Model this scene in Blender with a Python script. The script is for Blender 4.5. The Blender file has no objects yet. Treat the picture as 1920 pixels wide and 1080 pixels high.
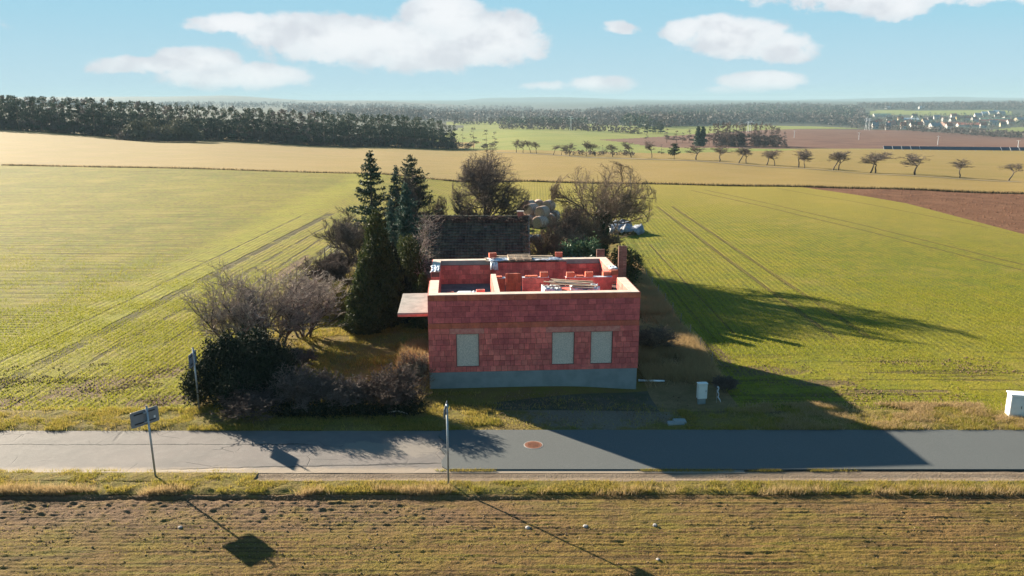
import bpy, bmesh, math, random
import numpy as np
from mathutils import Vector, Matrix
R = math.radians
random.seed(7); rng = np.random.default_rng(7)
sc = bpy.context.scene
col = sc.collection

# ------------------------------------------------------------------ camera
FPX, PITCH, CH = 1500.0, R(13.2), 12.45      # focal length in 1920-wide pixels, downward tilt, height
cam_d = bpy.data.cameras.new('camera'); cam = bpy.data.objects.new('camera', cam_d); col.objects.link(cam)
cam.location = (0, 0, CH); cam.rotation_euler = (R(90)-PITCH, 0, 0)
cam_d.sensor_width = 36; cam_d.lens = 36*FPX/1920; cam_d.clip_start = .5; cam_d.clip_end = 30000
sc.camera = cam

# ------------------------------------------------------------------ light
SUN_TO = Vector((-8.6, 8.0, 4.0)).normalized()
SUN_EL = math.asin(SUN_TO.z); SUN_AZ = math.atan2(SUN_TO.x, SUN_TO.y)   # clockwise from +Y
sun_d = bpy.data.lights.new('sun', 'SUN'); sun = bpy.data.objects.new('sun', sun_d); col.objects.link(sun)
sun_d.energy = 5.0; sun_d.angle = R(.53); sun_d.color = (1, .88, .69)
sun.rotation_euler = (-SUN_TO).to_track_quat('-Z', 'Y').to_euler(); sun.location = (-40, 40, 60)
EXPOSURE = 2.0
SKY = .06
HAZE = .00015
sc.view_settings.view_transform = 'Standard'; sc.view_settings.look = 'None'
sc.view_settings.exposure = EXPOSURE; sc.view_settings.gamma = 1
sc.view_settings.use_curve_mapping = False

# ---- tiny node builder
class NT:
    def __init__(s, tree): s.t = tree; s.n = tree.nodes; s.l = tree.links
    def put(s, sock, v):
        if v is None: return
        if isinstance(v, bpy.types.NodeSocket): s.l.new(v, sock)
        elif isinstance(v, (tuple, list)):
            if sock.type == 'RGBA' and len(v) == 3: v = (*v, 1)
            sock.default_value = v
        else: sock.default_value = v
    def math(s, op, a, b=None, c=None, clamp=False):
        n = s.n.new('ShaderNodeMath'); n.operation = op; n.use_clamp = clamp
        for i, v in enumerate((a, b, c)): s.put(n.inputs[i], v)
        return n.outputs[0]
    def add(s, a, b): return s.math('ADD', a, b)
    def mul(s, a, b): return s.math('MULTIPLY', a, b)
    def sub(s, a, b): return s.math('SUBTRACT', a, b)
    def vec(s, op, a, b=None):
        n = s.n.new('ShaderNodeVectorMath'); n.operation = op
        s.put(n.inputs[0], a); s.put(n.inputs[1], b)
        return n.outputs[0]
    def sep(s, v):
        n = s.n.new('ShaderNodeSeparateXYZ'); s.put(n.inputs[0], v); return n.outputs
    def comb(s, x, y, z=0.0):
        n = s.n.new('ShaderNodeCombineXYZ')
        for i, v in enumerate((x, y, z)): s.put(n.inputs[i], v)
        return n.outputs[0]
    def noise(s, v, scale, detail=4, rough=.55, dist=0.0):
        n = s.n.new('ShaderNodeTexNoise'); s.put(n.inputs['Vector'], v); n.inputs['Scale'].default_value = scale
        n.inputs['Detail'].default_value = detail; n.inputs['Roughness'].default_value = rough; n.inputs['Distortion'].default_value = dist
        return n.outputs[0]
    def voro(s, v, scale, feature='F1', out=0):
        n = s.n.new('ShaderNodeTexVoronoi'); n.feature = feature; s.put(n.inputs['Vector'], v); n.inputs['Scale'].default_value = scale
        return n.outputs[out]
    def ramp(s, f, lo, hi, a=0.0, b=1.0, smooth=True):
        n = s.n.new('ShaderNodeMapRange'); n.interpolation_type = 'SMOOTHSTEP' if smooth else 'LINEAR'; n.clamp = True
        s.put(n.inputs[0], f); s.put(n.inputs[1], lo); s.put(n.inputs[2], hi); s.put(n.inputs[3], a); s.put(n.inputs[4], b)
        return n.outputs[0]
    def mix(s, f, a, b, mode='MIX'):
        n = s.n.new('ShaderNodeMix'); n.data_type = 'RGBA'; n.blend_type = mode
        s.put(n.inputs[0], f); s.put(n.inputs[6], a); s.put(n.inputs[7], b)
        return n.outputs[2]
    def bump(s, h, strength=.5, dist=.05, normal=None):
        n = s.n.new('ShaderNodeBump'); n.inputs['Strength'].default_value = strength; n.inputs['Distance'].default_value = dist
        s.put(n.inputs['Height'], h); s.put(n.inputs['Normal'], normal)
        return n.outputs[0]
    def pos(s): return s.n.new('ShaderNodeNewGeometry').outputs['Position']
    def obj(s): return s.n.new('ShaderNodeTexCoord').outputs['Object']
    def rnd(s):      # random per copied object and per loose piece of a mesh
        a = s.n.new('ShaderNodeObjectInfo').outputs['Random']; b = s.n.new('ShaderNodeNewGeometry').outputs['Random Per Island']
        return s.math('FRACT', s.add(a, b))

# ------------------------------------------------------------------ sky with clouds
world = bpy.data.worlds.new('World'); sc.world = world; world.use_nodes = True
w = NT(world.node_tree); w.n.clear()
sky = w.n.new('ShaderNodeTexSky'); sky.sky_type = 'NISHITA'; sky.sun_disc = False
sky.sun_elevation = SUN_EL; sky.sun_rotation = SUN_AZ % (2*math.pi); sky.altitude = 0
sky.air_density = 1.0; sky.dust_density = .35; sky.ozone_density = 1.6
dv = w.n.new('ShaderNodeTexCoord').outputs['Generated']
dx, dy, dz = w.sep(dv)
az = w.math('ARCTAN2', dx, dy); el = w.math('ARCSINE', dz)
dome = w.comb(w.mul(az, 1.0), w.mul(el, 1.45), 0.0)
n1 = w.noise(dome, 13, 7, .62, .3); n2 = w.noise(dome, 42, 4, .6)
warp = w.noise(w.vec('ADD', dome, (4.1, 2.2, 0)), 9, 4, .6)
azw = w.add(az, w.mul(w.sub(warp, .5), .05)); elw = w.add(el, w.mul(w.sub(n1, .5), .022))
def A(px): return math.atan((px-960)/FPX)
def E(py): return math.atan((188-py)/FPX)
ell = [  # px, py, rx, ry, strength
 (470, 62, 82, 20, 1), (590, 74, 130, 36, 1), (700, 88, 200, 46, 1.0), (845, 42, 75, 46, 1.1), (900, 82, 125, 48, 1.1), (800, 100, 160, 36, .95),
 (960, 60, 60, 34, .8), (300, 130, 90, 15, .8), (395, 122, 70, 24, 1), (500, 148, 90, 26, .9), (440, 150, 120, 20, .8),
 (1150, 62, 42, 15, .55), (1265, 68, 50, 20, .9), (1360, 82, 100, 34, 1.1), (1440, 100, 75, 26, .9), (1330, 60, 60, 20, .9),
 (1020, 165, 60, 13, .6), (1120, 160, 80, 18, .8), (1410, 156, 75, 20, .95), (1340, 172, 50, 10, .5),
 (1450, 5, 130, 14, .8), (1380, -4, 120, 16, 1), (1600, 12, 170, 30, 1.1), (1640, 40, 70, 20, .9), (1720, 2, 120, 24, 1), (1800, 10, 130, 34, 1), (1880, 30, 80, 20, .8), (1560, 30, 90, 20, .6),
 (90, -70, 150, 30, .9), (2150, 90, 160, 40, 1), (2400, 40, 200, 50, 1), (-330, 60, 220, 50, 1), (-700, 130, 260, 40, .9), (700, -160, 260, 60, 1), (1500, -190, 300, 60, 1)]
m = None; hgt = None
for (px, py, rx, ry, st) in ell:
    ea = w.mul(w.sub(azw, A(px)), FPX/rx); ee = w.mul(w.sub(elw, E(py)), FPX/ry)
    v = w.sub(st, w.add(w.mul(ea, ea), w.mul(ee, ee)))
    m = v if m is None else w.math('SMOOTH_MAX', m, v, .35)
# the rest of the dome carries the same kind of cloud
away = w.ramp(w.math('ABSOLUTE', az), .95, 1.3)
far_n = w.sub(w.mul(w.noise(dome, 3.2, 6, .6), 3.4), 2.25)
m = w.math('MAXIMUM', m, w.sub(w.mul(w.add(far_n, 2), away), 2))
dens = w.add(m, w.mul(w.sub(n1, .5), 2.0)); dens = w.add(dens, w.mul(w.sub(n2, .5), 1.3))
cov = w.ramp(dens, -.22, .42)
cov = w.mul(cov, w.ramp(el, .002, .02))
thick = w.ramp(w.add(m, w.mul(w.sub(w.noise(w.vec('ADD', dome, (.006, -.012, 0)), 16, 5, .6), .5), 2.0)), -.1, 1.2)
CL = 1/SKY
clear = w.mix(w.ramp(el, 0, .13), (.122*CL, .180*CL, .205*CL), (.074*CL, .158*CL, .202*CL)); clear = w.mix(w.ramp(el, .13, .95), clear, (.010*CL, .038*CL, .085*CL))
nish = w.n.new('ShaderNodeMix'); nish.data_type = 'RGBA'; nish.blend_type = 'DARKEN'; nish.inputs[0].default_value = 1
w.put(nish.inputs[6], w.mix(1.0, sky.outputs[0], (.55, .9, 1.0), 'MULTIPLY')); nish.inputs[7].default_value = (.14*CL, .185*CL, .215*CL, 1)
skyc = w.mix(.22, clear, nish.outputs[2])
ccol = w.mix(thick, (.200*CL, .212*CL, .222*CL), (.240*CL, .242*CL, .246*CL))
lump = w.sub(w.noise(dome, 13, 4, .5), w.noise(w.vec('ADD', dome, (-.008, .020, 0)), 13, 4, .5))
ccol = w.mix(w.ramp(lump, -.06, .16, .0, .8), ccol, (.172*CL, .178*CL, .192*CL))
fin = w.mix(w.mul(cov, .93), skyc, ccol)
bg = w.n.new('ShaderNodeBackground'); w.put(bg.inputs[0], fin); bg.inputs[1].default_value = SKY
ow = w.n.new('ShaderNodeOutputWorld'); w.l.new(bg.outputs[0], ow.inputs[0])

# ------------------------------------------------------------------ maths of the place
CT, ST_ = math.cos(PITCH), math.sin(PITCH)
def ztop(py, D): return CH - D*math.tan(PITCH + math.atan((py-540)/FPX))
cols_px = [-300, 0, 360, 700, 880, 1000, 1265, 1480, 1640, 1900, 2300]
prof = [  # (distance, image row of the ground there)
 [(158,309),(345,240),(600,232),(1500,205),(3500,194),(9000,188)],
 [(158,310),(345,243),(600,232),(1500,205),(3500,194),(9000,188)],
 [(150,315),(352,263),(700,238),(1500,216),(3500,197),(9000,188)],
 [(140,326),(382,276),(800,246),(1500,222),(3500,200),(9000,188)],
 [(150,329),(395,281),(700,255),(1000,238),(2000,220),(3800,204),(9000,188)],
 [(130,340.5),(300,286),(450,268),(1000,236.5),(2000,220),(3800,204),(9000,188)],
 [(118,348),(240,298),(450,274),(700,251),(1100,238),(2000,218),(3200,200),(9000,188)],
 [(113,351),(205,314),(450,277),(800,245),(1300,236),(2000,216),(2800,198),(9000,188)],
 [(108,356),(187,325),(450,278),(850,246),(1350,236),(1900,214),(2800,197),(9000,188)],
 [(103,365),(170,338),(420,282),(900,256),(1350,238),(1900,212),(2800,195),(9000,188)],
 [(100,370),(160,345),(420,284),(900,258),(1350,240),(1900,214),(2800,195),(9000,188)]]
PU = np.array([(p-960)/FPX/.985 for p in cols_px])
PT = []
for pr in prof:
    Ds = [0, 62] + [d for d, _ in pr]; Zs = [0, 0] + [ztop(y, d) for d, y in pr]
    PT.append((np.array(Ds, float), np.array(Zs, float)))
def tz(X, Y):
    X = np.asarray(X, float); Y = np.asarray(Y, float)
    X, Y = np.broadcast_arrays(X, Y); sh = X.shape; x = X.ravel(); y = Y.ravel()
    u = np.clip(x/np.maximum(y, 5), PU[0], PU[-1]-1e-6)
    Z = np.stack([np.interp(y, d, z) for d, z in PT])
    i = np.clip(np.searchsorted(PU, u, side='right')-1, 0, len(PU)-2)
    t = (u-PU[i])/(PU[i+1]-PU[i]); k = np.arange(len(u)); t = t*t*(3-2*t)
    z = Z[i, k]*(1-t)+Z[i+1, k]*t
    z = z - .30*np.exp(-((x-6.3)/2.6)**2-((y-33.6)/2.0)**2)
    return z.reshape(sh)
def tz1(x, y): return float(tz(np.array([x]), np.array([y]))[0])
def atD(px, D):
    z = 0; x = 0
    for _ in range(4):
        x = (px-960)/FPX*(D*CT+(CH-z)*ST_); z = tz1(x, D)
    return x, z
_DD = np.exp(np.linspace(math.log(13), math.log(8900), 1600))
def at(px, py):           # ground point seen at a pixel of the photograph
    x = (px-960)/FPX*(_DD*CT+CH*ST_)
    z = tz(x, _DD); dep = _DD*CT+(CH-z)*ST_
    row = 540-FPX*((z-CH)*CT+_DD*ST_)/dep
    k = np.argmax(row <= py)
    D = float(_DD[k])
    if k > 0:
        a, b = row[k-1], row[k]
        if a > b: D = float(_DD[k-1]+(_DD[k]-_DD[k-1])*(a-py)/(a-b))
    xx, zz = atD(px, D)
    return xx, D, zz
def _h(ix, iy, s): 
    n = (ix*374761393 + iy*668265263 + s*144665) & 0xffffffff
    n = ((n ^ (n >> 13))*1274126177) & 0xffffffff
    return ((n ^ (n >> 16)) & 0xffff)/65535.0
def vn(x, y, s=0):
    x = np.asarray(x, float); y = np.asarray(y, float)
    ix = np.floor(x).astype(np.int64); iy = np.floor(y).astype(np.int64); fx = x-ix; fy = y-iy
    fx = fx*fx*(3-2*fx); fy = fy*fy*(3-2*fy)
    a = _h(ix, iy, s); b = _h(ix+1, iy, s); c = _h(ix, iy+1, s); d = _h(ix+1, iy+1, s)
    return (a*(1-fx)+b*fx)*(1-fy)+(c*(1-fx)+d*fx)*fy
def fbm(x, y, s=0, o=4):
    v = 0; a = .5
    for k in range(o): v = v+a*vn(x*2**k, y*2**k, s+k); a *= .5
    return v/(1-.5**o)

# ------------------------------------------------------------------ object helpers
def tag(o, label=None, cat=None, group=None, kind=None):
    if label: o['label'] = label
    if cat: o['category'] = cat
    if group: o['group'] = group
    if kind: o['kind'] = kind
    return o
def link(name, me, parent=None):
    o = bpy.data.objects.new(name, me); col.objects.link(o)
    if parent: o.parent = parent
    return o
def empty(name, loc=(0,0,0), rz=0, label=None, cat=None, group=None):
    o = link(name, None); o.location = loc; o.rotation_euler = (0, 0, rz); o.empty_display_size = .3
    return tag(o, label, cat, group)
def kids(o, _c={}):
    return [c for c in o.children]
def copy_tree(o, parent=None):
    c = o.copy(); col.objects.link(c); c.parent = parent
    for ch in list(o.children): copy_tree(ch, c)
    return c
def mesh_np(name, V, F, mat, smooth=False):   # F : (n,3) or (n,4) int array
    V = np.ascontiguousarray(V, np.float32); F = np.ascontiguousarray(F, np.int32); k = F.shape[1]
    me = bpy.data.meshes.new(name); me.vertices.add(len(V)); me.vertices.foreach_set('co', V.ravel())
    me.loops.add(F.size); me.loops.foreach_set('vertex_index', F.ravel())
    me.polygons.add(len(F)); me.polygons.foreach_set('loop_start', np.arange(0, F.size, k, dtype=np.int32))
    me.polygons.foreach_set('loop_total', np.full(len(F), k, np.int32))
    me.update(calc_edges=True)
    if smooth: me.polygons.foreach_set('use_smooth', np.ones(len(F), bool))
    if mat: me.materials.append(mat)
    return me
class MB:
    def __init__(s): s.v = []; s.f = []
    def add(s, vs, fs):
        b = len(s.v); s.v += [tuple(v) for v in vs]; s.f += [tuple(b+i for i in f) for f in fs]; return s
    def box(s, x0, x1, y0, y1, z0, z1, M=None):
        vs = [Vector(p) for p in ((x0,y0,z0),(x1,y0,z0),(x1,y1,z0),(x0,y1,z0),(x0,y0,z1),(x1,y0,z1),(x1,y1,z1),(x0,y1,z1))]
        if M: vs = [M @ v for v in vs]
        return s.add(vs, ((0,3,2,1),(4,5,6,7),(0,1,5,4),(1,2,6,5),(2,3,7,6),(3,0,4,7)))
    def bbox(s, x0, x1, y0, y1, z0, z1, b=.01, M=None):    # box with chamfered vertical and top edges
        def ring(i, z): return [(x0+i+ b,y0+i,z),(x1-i-b,y0+i,z),(x1-i,y0+i+b,z),(x1-i,y1-i-b,z),(x1-i-b,y1-i,z),(x0+i+b,y1-i,z),(x0+i,y1-i-b,z),(x0+i,y0+i+b,z)]
        vs = ring(0, z0)+ring(0, z1-b)+ring(b*.7, z1)
        fs = [tuple(range(7,-1,-1)), tuple(range(16,24))]
        for r in (0, 8):
            for i in range(8): j = (i+1) % 8; fs.append((r+i, r+j, r+8+j, r+8+i))
        if M: vs = [M @ Vector(v) for v in vs]
        return s.add(vs, fs)
    def tube(s, pts, rad, n=8, caps=True):
        pts = [Vector(p) for p in pts]; rad = rad if isinstance(rad, (list, tuple)) else [rad]*len(pts)
        vs = []; fs = []
        for i, p in enumerate(pts):
            t = (pts[min(i+1, len(pts)-1)]-pts[max(i-1, 0)]).normalized()
            a = t.orthogonal().normalized(); b = t.cross(a)
            if i == 0: ref = a
            else: a = (ref-t*ref.dot(t)).normalized(); b = t.cross(a); ref = a
            vs += [p+(a*math.cos(2*math.pi*k/n)+b*math.sin(2*math.pi*k/n))*rad[i] for k in range(n)]
        for i in range(len(pts)-1):
            for k in range(n): j = (k+1) % n; fs.append((i*n+k, i*n+j, (i+1)*n+j, (i+1)*n+k))
        if caps: fs += [tuple(range(n-1,-1,-1)), tuple((len(pts)-1)*n+k for k in range(n))]
        return s.add(vs, fs)
    def mesh(s, name, mat, smooth=False):
        me = bpy.data.meshes.new(name); me.from_pydata(s.v, [], s.f)
        if mat: me.materials.append(mat)
        if smooth: me.polygons.foreach_set('use_smooth', [True]*len(me.polygons))
        me.update(); return me
    def build(s, name, mat, parent=None, smooth=False): return link(name, s.mesh(name, mat, smooth), parent)

# ------------------------------------------------------------------ materials
MATS = {}
def newmat(name):
    m = bpy.data.materials.new(name); m.use_nodes = True; t = NT(m.node_tree)
    b = m.node_tree.nodes['Principled BSDF']; b.inputs['Specular IOR Level'].default_value = .25
    MATS[name] = m; return m, t, b
def fin_(t, b, c, rough=.9, normal=None):
    t.put(b.inputs['Base Color'], c); t.put(b.inputs['Roughness'], rough); t.put(b.inputs['Normal'], normal)
def simple(name, c1, c2=None, scale=4.0, rough=.85, bump=.0, bscale=30, coord='obj', rnd=0.0, metal=0, spec=.25):
    m, t, b = newmat(name); P = t.obj() if coord == 'obj' else t.pos()
    c = t.mix(t.ramp(t.noise(P, scale, 6, .62), .34, .68), c1, c2 or tuple(x*.75 for x in c1))
    if rnd: c = t.mix(1.0, c, t.mix(t.rnd(), (1-rnd, 1-rnd, 1-rnd), (1+rnd, 1+rnd, 1+rnd)), 'MULTIPLY')
    n = t.bump(t.noise(P, bscale, 5, .6), bump, .02) if bump else None
    fin_(t, b, c, rough, n); b.inputs['Metallic'].default_value = metal; b.inputs['Specular IOR Level'].default_value = spec
    return m
def leafmat(name, c1, c2, tr=.35, rough=.7, spread=.25, scale=1.5):
    m, t, b = newmat(name)
    g = t.n.new('ShaderNodeNewGeometry').outputs['Random Per Island']; o = t.n.new('ShaderNodeObjectInfo').outputs['Random']
    c = t.mix(t.ramp(t.add(t.mul(g, .6), t.mul(t.noise(t.pos(), scale, 3), .7)), .25, .95), c1, c2)
    c = t.mix(1.0, c, t.mix(o, (1-spread,)*3, (1+spread,)*3), 'MULTIPLY')
    fin_(t, b, c, rough); tl = t.n.new('ShaderNodeBsdfTranslucent'); t.put(tl.inputs[0], c)
    mx = t.n.new('ShaderNodeMixShader'); mx.inputs[0].default_value = tr
    t.l.new(b.outputs[0], mx.inputs[1]); t.l.new(tl.outputs[0], mx.inputs[2])
    t.l.new(mx.outputs[0], t.n['Material Output'].inputs[0]); return m

def ground_mat(name, cols, big=.05, mid=.6, fine=9, rows=None, bump=.6, soil=None, soil_amt=.0, extra=None, wear=None):
    """cols: three colours; rows: (axis, spacing, strength); soil colour shows through by noise"""
    m, t, b = newmat(name); P = t.pos(); x, y, z = t.sep(P)
    nb = t.noise(P, big, 5, .6); nm = t.noise(P, mid, 5, .6); nf = t.noise(P, fine, 5, .65)
    c = t.mix(t.ramp(nb, .35, .65), cols[0], cols[1]); c = t.mix(t.ramp(nm, .38, .68, 0, .8), c, cols[2])
    h = t.mul(nf, 1.6)
    if rows:
        ax, sp, st = rows
        q = {'x': x, 'y': y}[ax]; q = t.add(q, t.mul(t.sub(t.noise(P, .35, 3), .5), sp*1.6))
        wv = t.math('SINE', t.mul(q, 2*math.pi/sp)); wv = t.add(t.mul(wv, .5), .5)
        c = t.mix(t.mul(t.ramp(t.add(wv, t.mul(t.sub(nf, .5), 1.4)), .35, .9, 0, 1), st), c, soil or cols[2])
        h = t.add(h, t.mul(t.sub(1.0, wv), 1.1*st+.2))
    if soil_amt: c = t.mix(t.mul(t.ramp(nf, .52, .62), soil_amt), c, soil)
    if extra: c, h = extra(t, P, x, y, nb, nm, nf, c, h)
    c = t.mix(t.ramp(t.noise(P, fine*2.3, 4, .7), .30, .68, .0, .85), c, t.mix(1.0, c, (.55, .55, .55), 'MULTIPLY'))
    fin_(t, b, c, .95, t.bump(h, bump, .06)); b.inputs['Specular IOR Level'].default_value = .1
    return m
def seg_mask(t, x, y, x0, y0, x1, y1, wd, soft=.3):
    """1 on a straight strip of the ground between two points"""
    L = math.hypot(x1-x0, y1-y0); ux, uy = (x1-x0)/L, (y1-y0)/L
    a = t.sub(t.add(t.mul(x, ux), t.mul(y, uy)), x0*ux+y0*uy); d = t.math('ABSOLUTE', t.sub(t.sub(t.mul(x, uy), t.mul(y, ux)), x0*uy-y0*ux))
    return t.mul(t.ramp(d, wd, wd*(1+soft)+.02, 1, 0), t.mul(t.ramp(a, -.5, .5), t.ramp(a, L-.5, L+.5, 1, 0)))
def blob_mask(t, x, y, cx, cy, rx, ry, n, rz=0):
    c, s = math.cos(rz), math.sin(rz); X = t.sub(x, cx); Y = t.sub(y, cy)
    a = t.mul(t.add(t.mul(X, c), t.mul(Y, s)), 1/rx); b = t.mul(t.sub(t.mul(Y, c), t.mul(X, s)), 1/ry)
    return t.ramp(t.add(t.sub(1.0, t.add(t.mul(a, a), t.mul(b, b))), t.mul(t.sub(n, .5), 3.0)), .1, .7)

SOIL = (.14, .085, .055)
def left_extra(t, P, x, y, nb, nm, nf, c, h):
    head = t.ramp(x, -27.5, -26.0)                                        # headland rows run away from the camera
    spx = t.math('SINE', t.mul(t.add(x, t.mul(y, -.05)), 2*math.pi/.45)); spx = t.add(t.mul(spx, .5), .5)
    spy = t.math('SINE', t.mul(t.add(y, t.add(t.mul(x, .03), t.mul(nm, .5))), 2*math.pi/1.15)); spy = t.add(t.mul(spy, .5), .5)
    r = t.add(t.mul(spx, head), t.mul(spy, t.sub(1.0, head))); r = t.add(.5, t.mul(t.sub(r, .5), t.ramp(nm, .36, .62, .15, 1)))
    c = t.mix(t.mul(t.ramp(t.add(r, t.mul(nf, .9)), .75, 1.4), .45), c, (.075, .07, .02)); c = t.mix(t.ramp(t.noise(P, 1.7, 7, .75), .47, .64, 0, .75), c, (.10, .088, .03)); c = t.mix(t.ramp(t.noise(P, .16, 5, .65), .50, .66, 0, .5), c, (.31, .245, .05))
    h = t.add(h, t.mul(t.sub(1.0, r), .55))
    long = t.noise(t.comb(t.mul(x, .07), t.mul(y, 2.2), 0), 1.0, 4, .6)      # long thin wheel scars across
    sc_ = t.mul(t.ramp(long, .56, .64), t.sub(1.0, head)); c = t.mix(t.mul(sc_, .6), c, (.06, .045, .025)); h = t.sub(h, sc_)
    bright = t.mul(t.mul(t.ramp(t.math('ABSOLUTE', t.add(x, t.sub(29.0, t.mul(nb, 9)))), .5, 4.5, 1, 0), .75), t.ramp(t.noise(P, .9, 6, .7), .38, .6, .25, 1)); c = t.mix(bright, c, (.29, .275, .03))
    for tr in ((-23.1, 31, -20.4, 90, .38), (-20.9, 31, -18.8, 80, .12), (-16.2, 45, -15.9, 85, .22), (-18.2, 40, -17.6, 75, .09), (-25.1, 34, -23.2, 90, .08), (-14.8, 50, -14.7, 80, .2)):
        mk = t.mul(seg_mask(t, t.add(x, t.mul(t.sub(nm, .5), .5)), y, *tr), t.ramp(t.noise(P, .45, 4), .30, .52)); c = t.mix(t.mul(mk, .8), c, (.055, .042, .025)); h = t.sub(h, t.mul(mk, 1.3))
    for bl in ((-18.7, 33.6, 2.6, 1.6, .6), (-14.9, 32.0, 1.9, .9, .1), (-21.5, 31.9, 1.5, .7, 0), (-16.5, 35.6, 1.5, 1.0, .6), (-16.8, 59, .7, 7, 0)):
        mk = blob_mask(t, x, y, bl[0], bl[1], bl[2], bl[3], t.noise(P, 1.1, 5, .65), bl[4]); c = t.mix(t.mul(mk, .95), c, t.mix(t.ramp(nf, .35, .6), (.07, .045, .03), (.24, .155, .105))); h = t.sub(h, t.mul(mk, .7))
    return c, h
def right_extra(t, P, x, y, nb, nm, nf, c, h):
    spx = t.math('SINE', t.mul(t.sub(x, t.mul(y, .03)), 2*math.pi/.40)); spx = t.add(t.mul(spx, .5), .5)
    inner = t.mul(t.ramp(y, 37, 40), .8)
    c = t.mix(t.mul(t.ramp(t.add(spx, t.mul(nf, .9)), .8, 1.4), t.mul(inner, .35)), c, (.06, .07, .02)); h = t.add(h, t.mul(t.mul(spx, inner), .35))
    ys = t.noise(t.comb(t.mul(x, .12), t.mul(y, 2.0), 0), 1.0, 5, .6); near = t.ramp(y, 36, 41, 1, 0); c = t.mix(t.ramp(t.noise(P, 1.7, 7, .75), .47, .64, 0, .65), c, (.095, .10, .028)); c = t.mix(t.ramp(t.noise(P, .13, 5, .65), .52, .68, 0, .5), c, (.29, .22, .06))
    mk = t.mul(t.ramp(ys, .54, .62), near); c = t.mix(t.mul(mk, .65), c, (.085, .06, .035)); h = t.sub(h, mk)
    far = t.ramp(t.add(t.add(y, t.mul(x, .7)), t.mul(nb, 60)), 110, 165); c = t.mix(t.mul(far, .75), c, (.30, .235, .05))
    for tr in ((17.4, 41, 17.3, 95, .15), (19.3, 41, 19.1, 95, .15), (39.5, 55, 25.0, 112, .12), (41.4, 55, 27.0, 112, .12), (47, 78, 37, 112, .10), (10.8, 41, 10.8, 60, .06), (12.2, 42, 12.2, 70, .06)):
        mk = t.mul(seg_mask(t, t.add(x, t.mul(t.sub(nm, .5), .25)), y, *tr), t.ramp(nm, .2, .5, .5, 1)); c = t.mix(t.mul(mk, .65), c, (.10, .065, .03)); h = t.sub(h, t.mul(mk, .8))
    for bl in ((11.8, 35.9, 2.4, 1.0, 0), (14.0, 34.2, 2.6, .5, 0), (10.3, 38.2, .7, 2.4, 0), (16.6, 33.2, 3, .3, 0)):
        mk = blob_mask(t, x, y, bl[0], bl[1], bl[2], bl[3], t.noise(P, 1.3, 5, .65), bl[4]); c = t.mix(t.mul(mk, .8), c, t.mix(nf, (.11, .07, .045), (.19, .13, .08))); h = t.sub(h, t.mul(mk, .5))
    return c, h
def stubble_extra(t, P, x, y, nb, nm, nf, c, h):
    a = t.noise(t.comb(t.mul(x, .9), t.mul(y, .04), 0), 1.0, 4, .6); left = t.ramp(x, -90, -40, 1, 0)
    b_ = t.noise(t.comb(t.mul(x, .03), t.mul(y, .5), 0), 1.0, 4, .6)
    c = t.mix(t.mul(t.ramp(a, .42, .62), t.mul(left, .55)), c, (.235, .16, .07))
    c = t.mix(t.mul(t.ramp(b_, .45, .65), t.sub(.45, t.mul(left, .25))), c, (.30, .215, .085))
    return c, h
M = {}
M['left_field'] = ground_mat('left_field', [(.27, .238, .018), (.175, .185, .015), (.285, .22, .035)], .045, .5, 7, bump=1.0, extra=left_extra, soil=SOIL)
M['right_field'] = ground_mat('right_field', [(.235, .218, .018), (.15, .172, .018), (.27, .225, .024)], .04, .5, 7, bump=.95, extra=right_extra, soil=SOIL)
M['stubble'] = ground_mat('stubble', [(.27, .185, .055), (.235, .175, .045), (.29, .20, .07)], .012, .1, 3, bump=.5, extra=stubble_extra)
M['stubble_far'] = ground_mat('stubble_far', [(.26, .2, .045), (.22, .19, .04), (.28, .21, .06)], .008, .1, 2, bump=.5)
M['plough'] = ground_mat('plough', [(.175, .082, .045), (.14, .066, .038), (.21, .105, .06)], .03, .4, 5, bump=1.0)
M['plough_far'] = ground_mat('plough_far', [(.17, .085, .06), (.135, .066, .05), (.20, .11, .075)], .006, .05, 1, bump=.5)
M['green_far'] = ground_mat('green_far', [(.21, .235, .045), (.17, .20, .05), (.26, .25, .07)], .004, .04, 1, bump=.3)
M['far_land'] = ground_mat('far_land', [(.062, .062, .042), (.085, .08, .05), (.05, .055, .038)], .0015, .01, .2, bump=.2)
M['lawn'] = ground_mat('lawn', [(.23, .17, .042), (.16, .14, .026), (.20, .13, .05)], .3, 1.3, 11, bump=.8, soil=SOIL, soil_amt=.25)
def verge_extra(t, P, x, y, nb, nm, nf, c, h):
    mk = blob_mask(t, x, y, 3.3, 30.4, 3.9, 1.75, t.noise(P, 1.2, 5, .7)); c = t.mix(t.mul(mk, .95), c, t.mix(nf, (.15, .12, .09), (.27, .225, .18)))
    mk = blob_mask(t, x, y, 11, 30.9, 4, .5, t.noise(P, 1.2, 5, .7)); c = t.mix(t.mul(mk, .8), c, (.12, .08, .05)); return c, h
M['verge'] = ground_mat('verge', [(.22, .165, .04), (.14, .135, .022), (.21, .145, .055)], .4, 1.6, 11, bump=.9, soil=SOIL, soil_amt=.4, extra=verge_extra)
M['yard'] = ground_mat('yard', [(.10, .085, .06), (.135, .12, .095), (.075, .075, .035)], .35, 1.2, 12, bump=.9)
M['dry_ground'] = ground_mat('dry_ground', [(.30, .20, .10), (.22, .15, .07), (.15, .115, .045)], .3, 1.0, 10, bump=.9)
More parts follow.
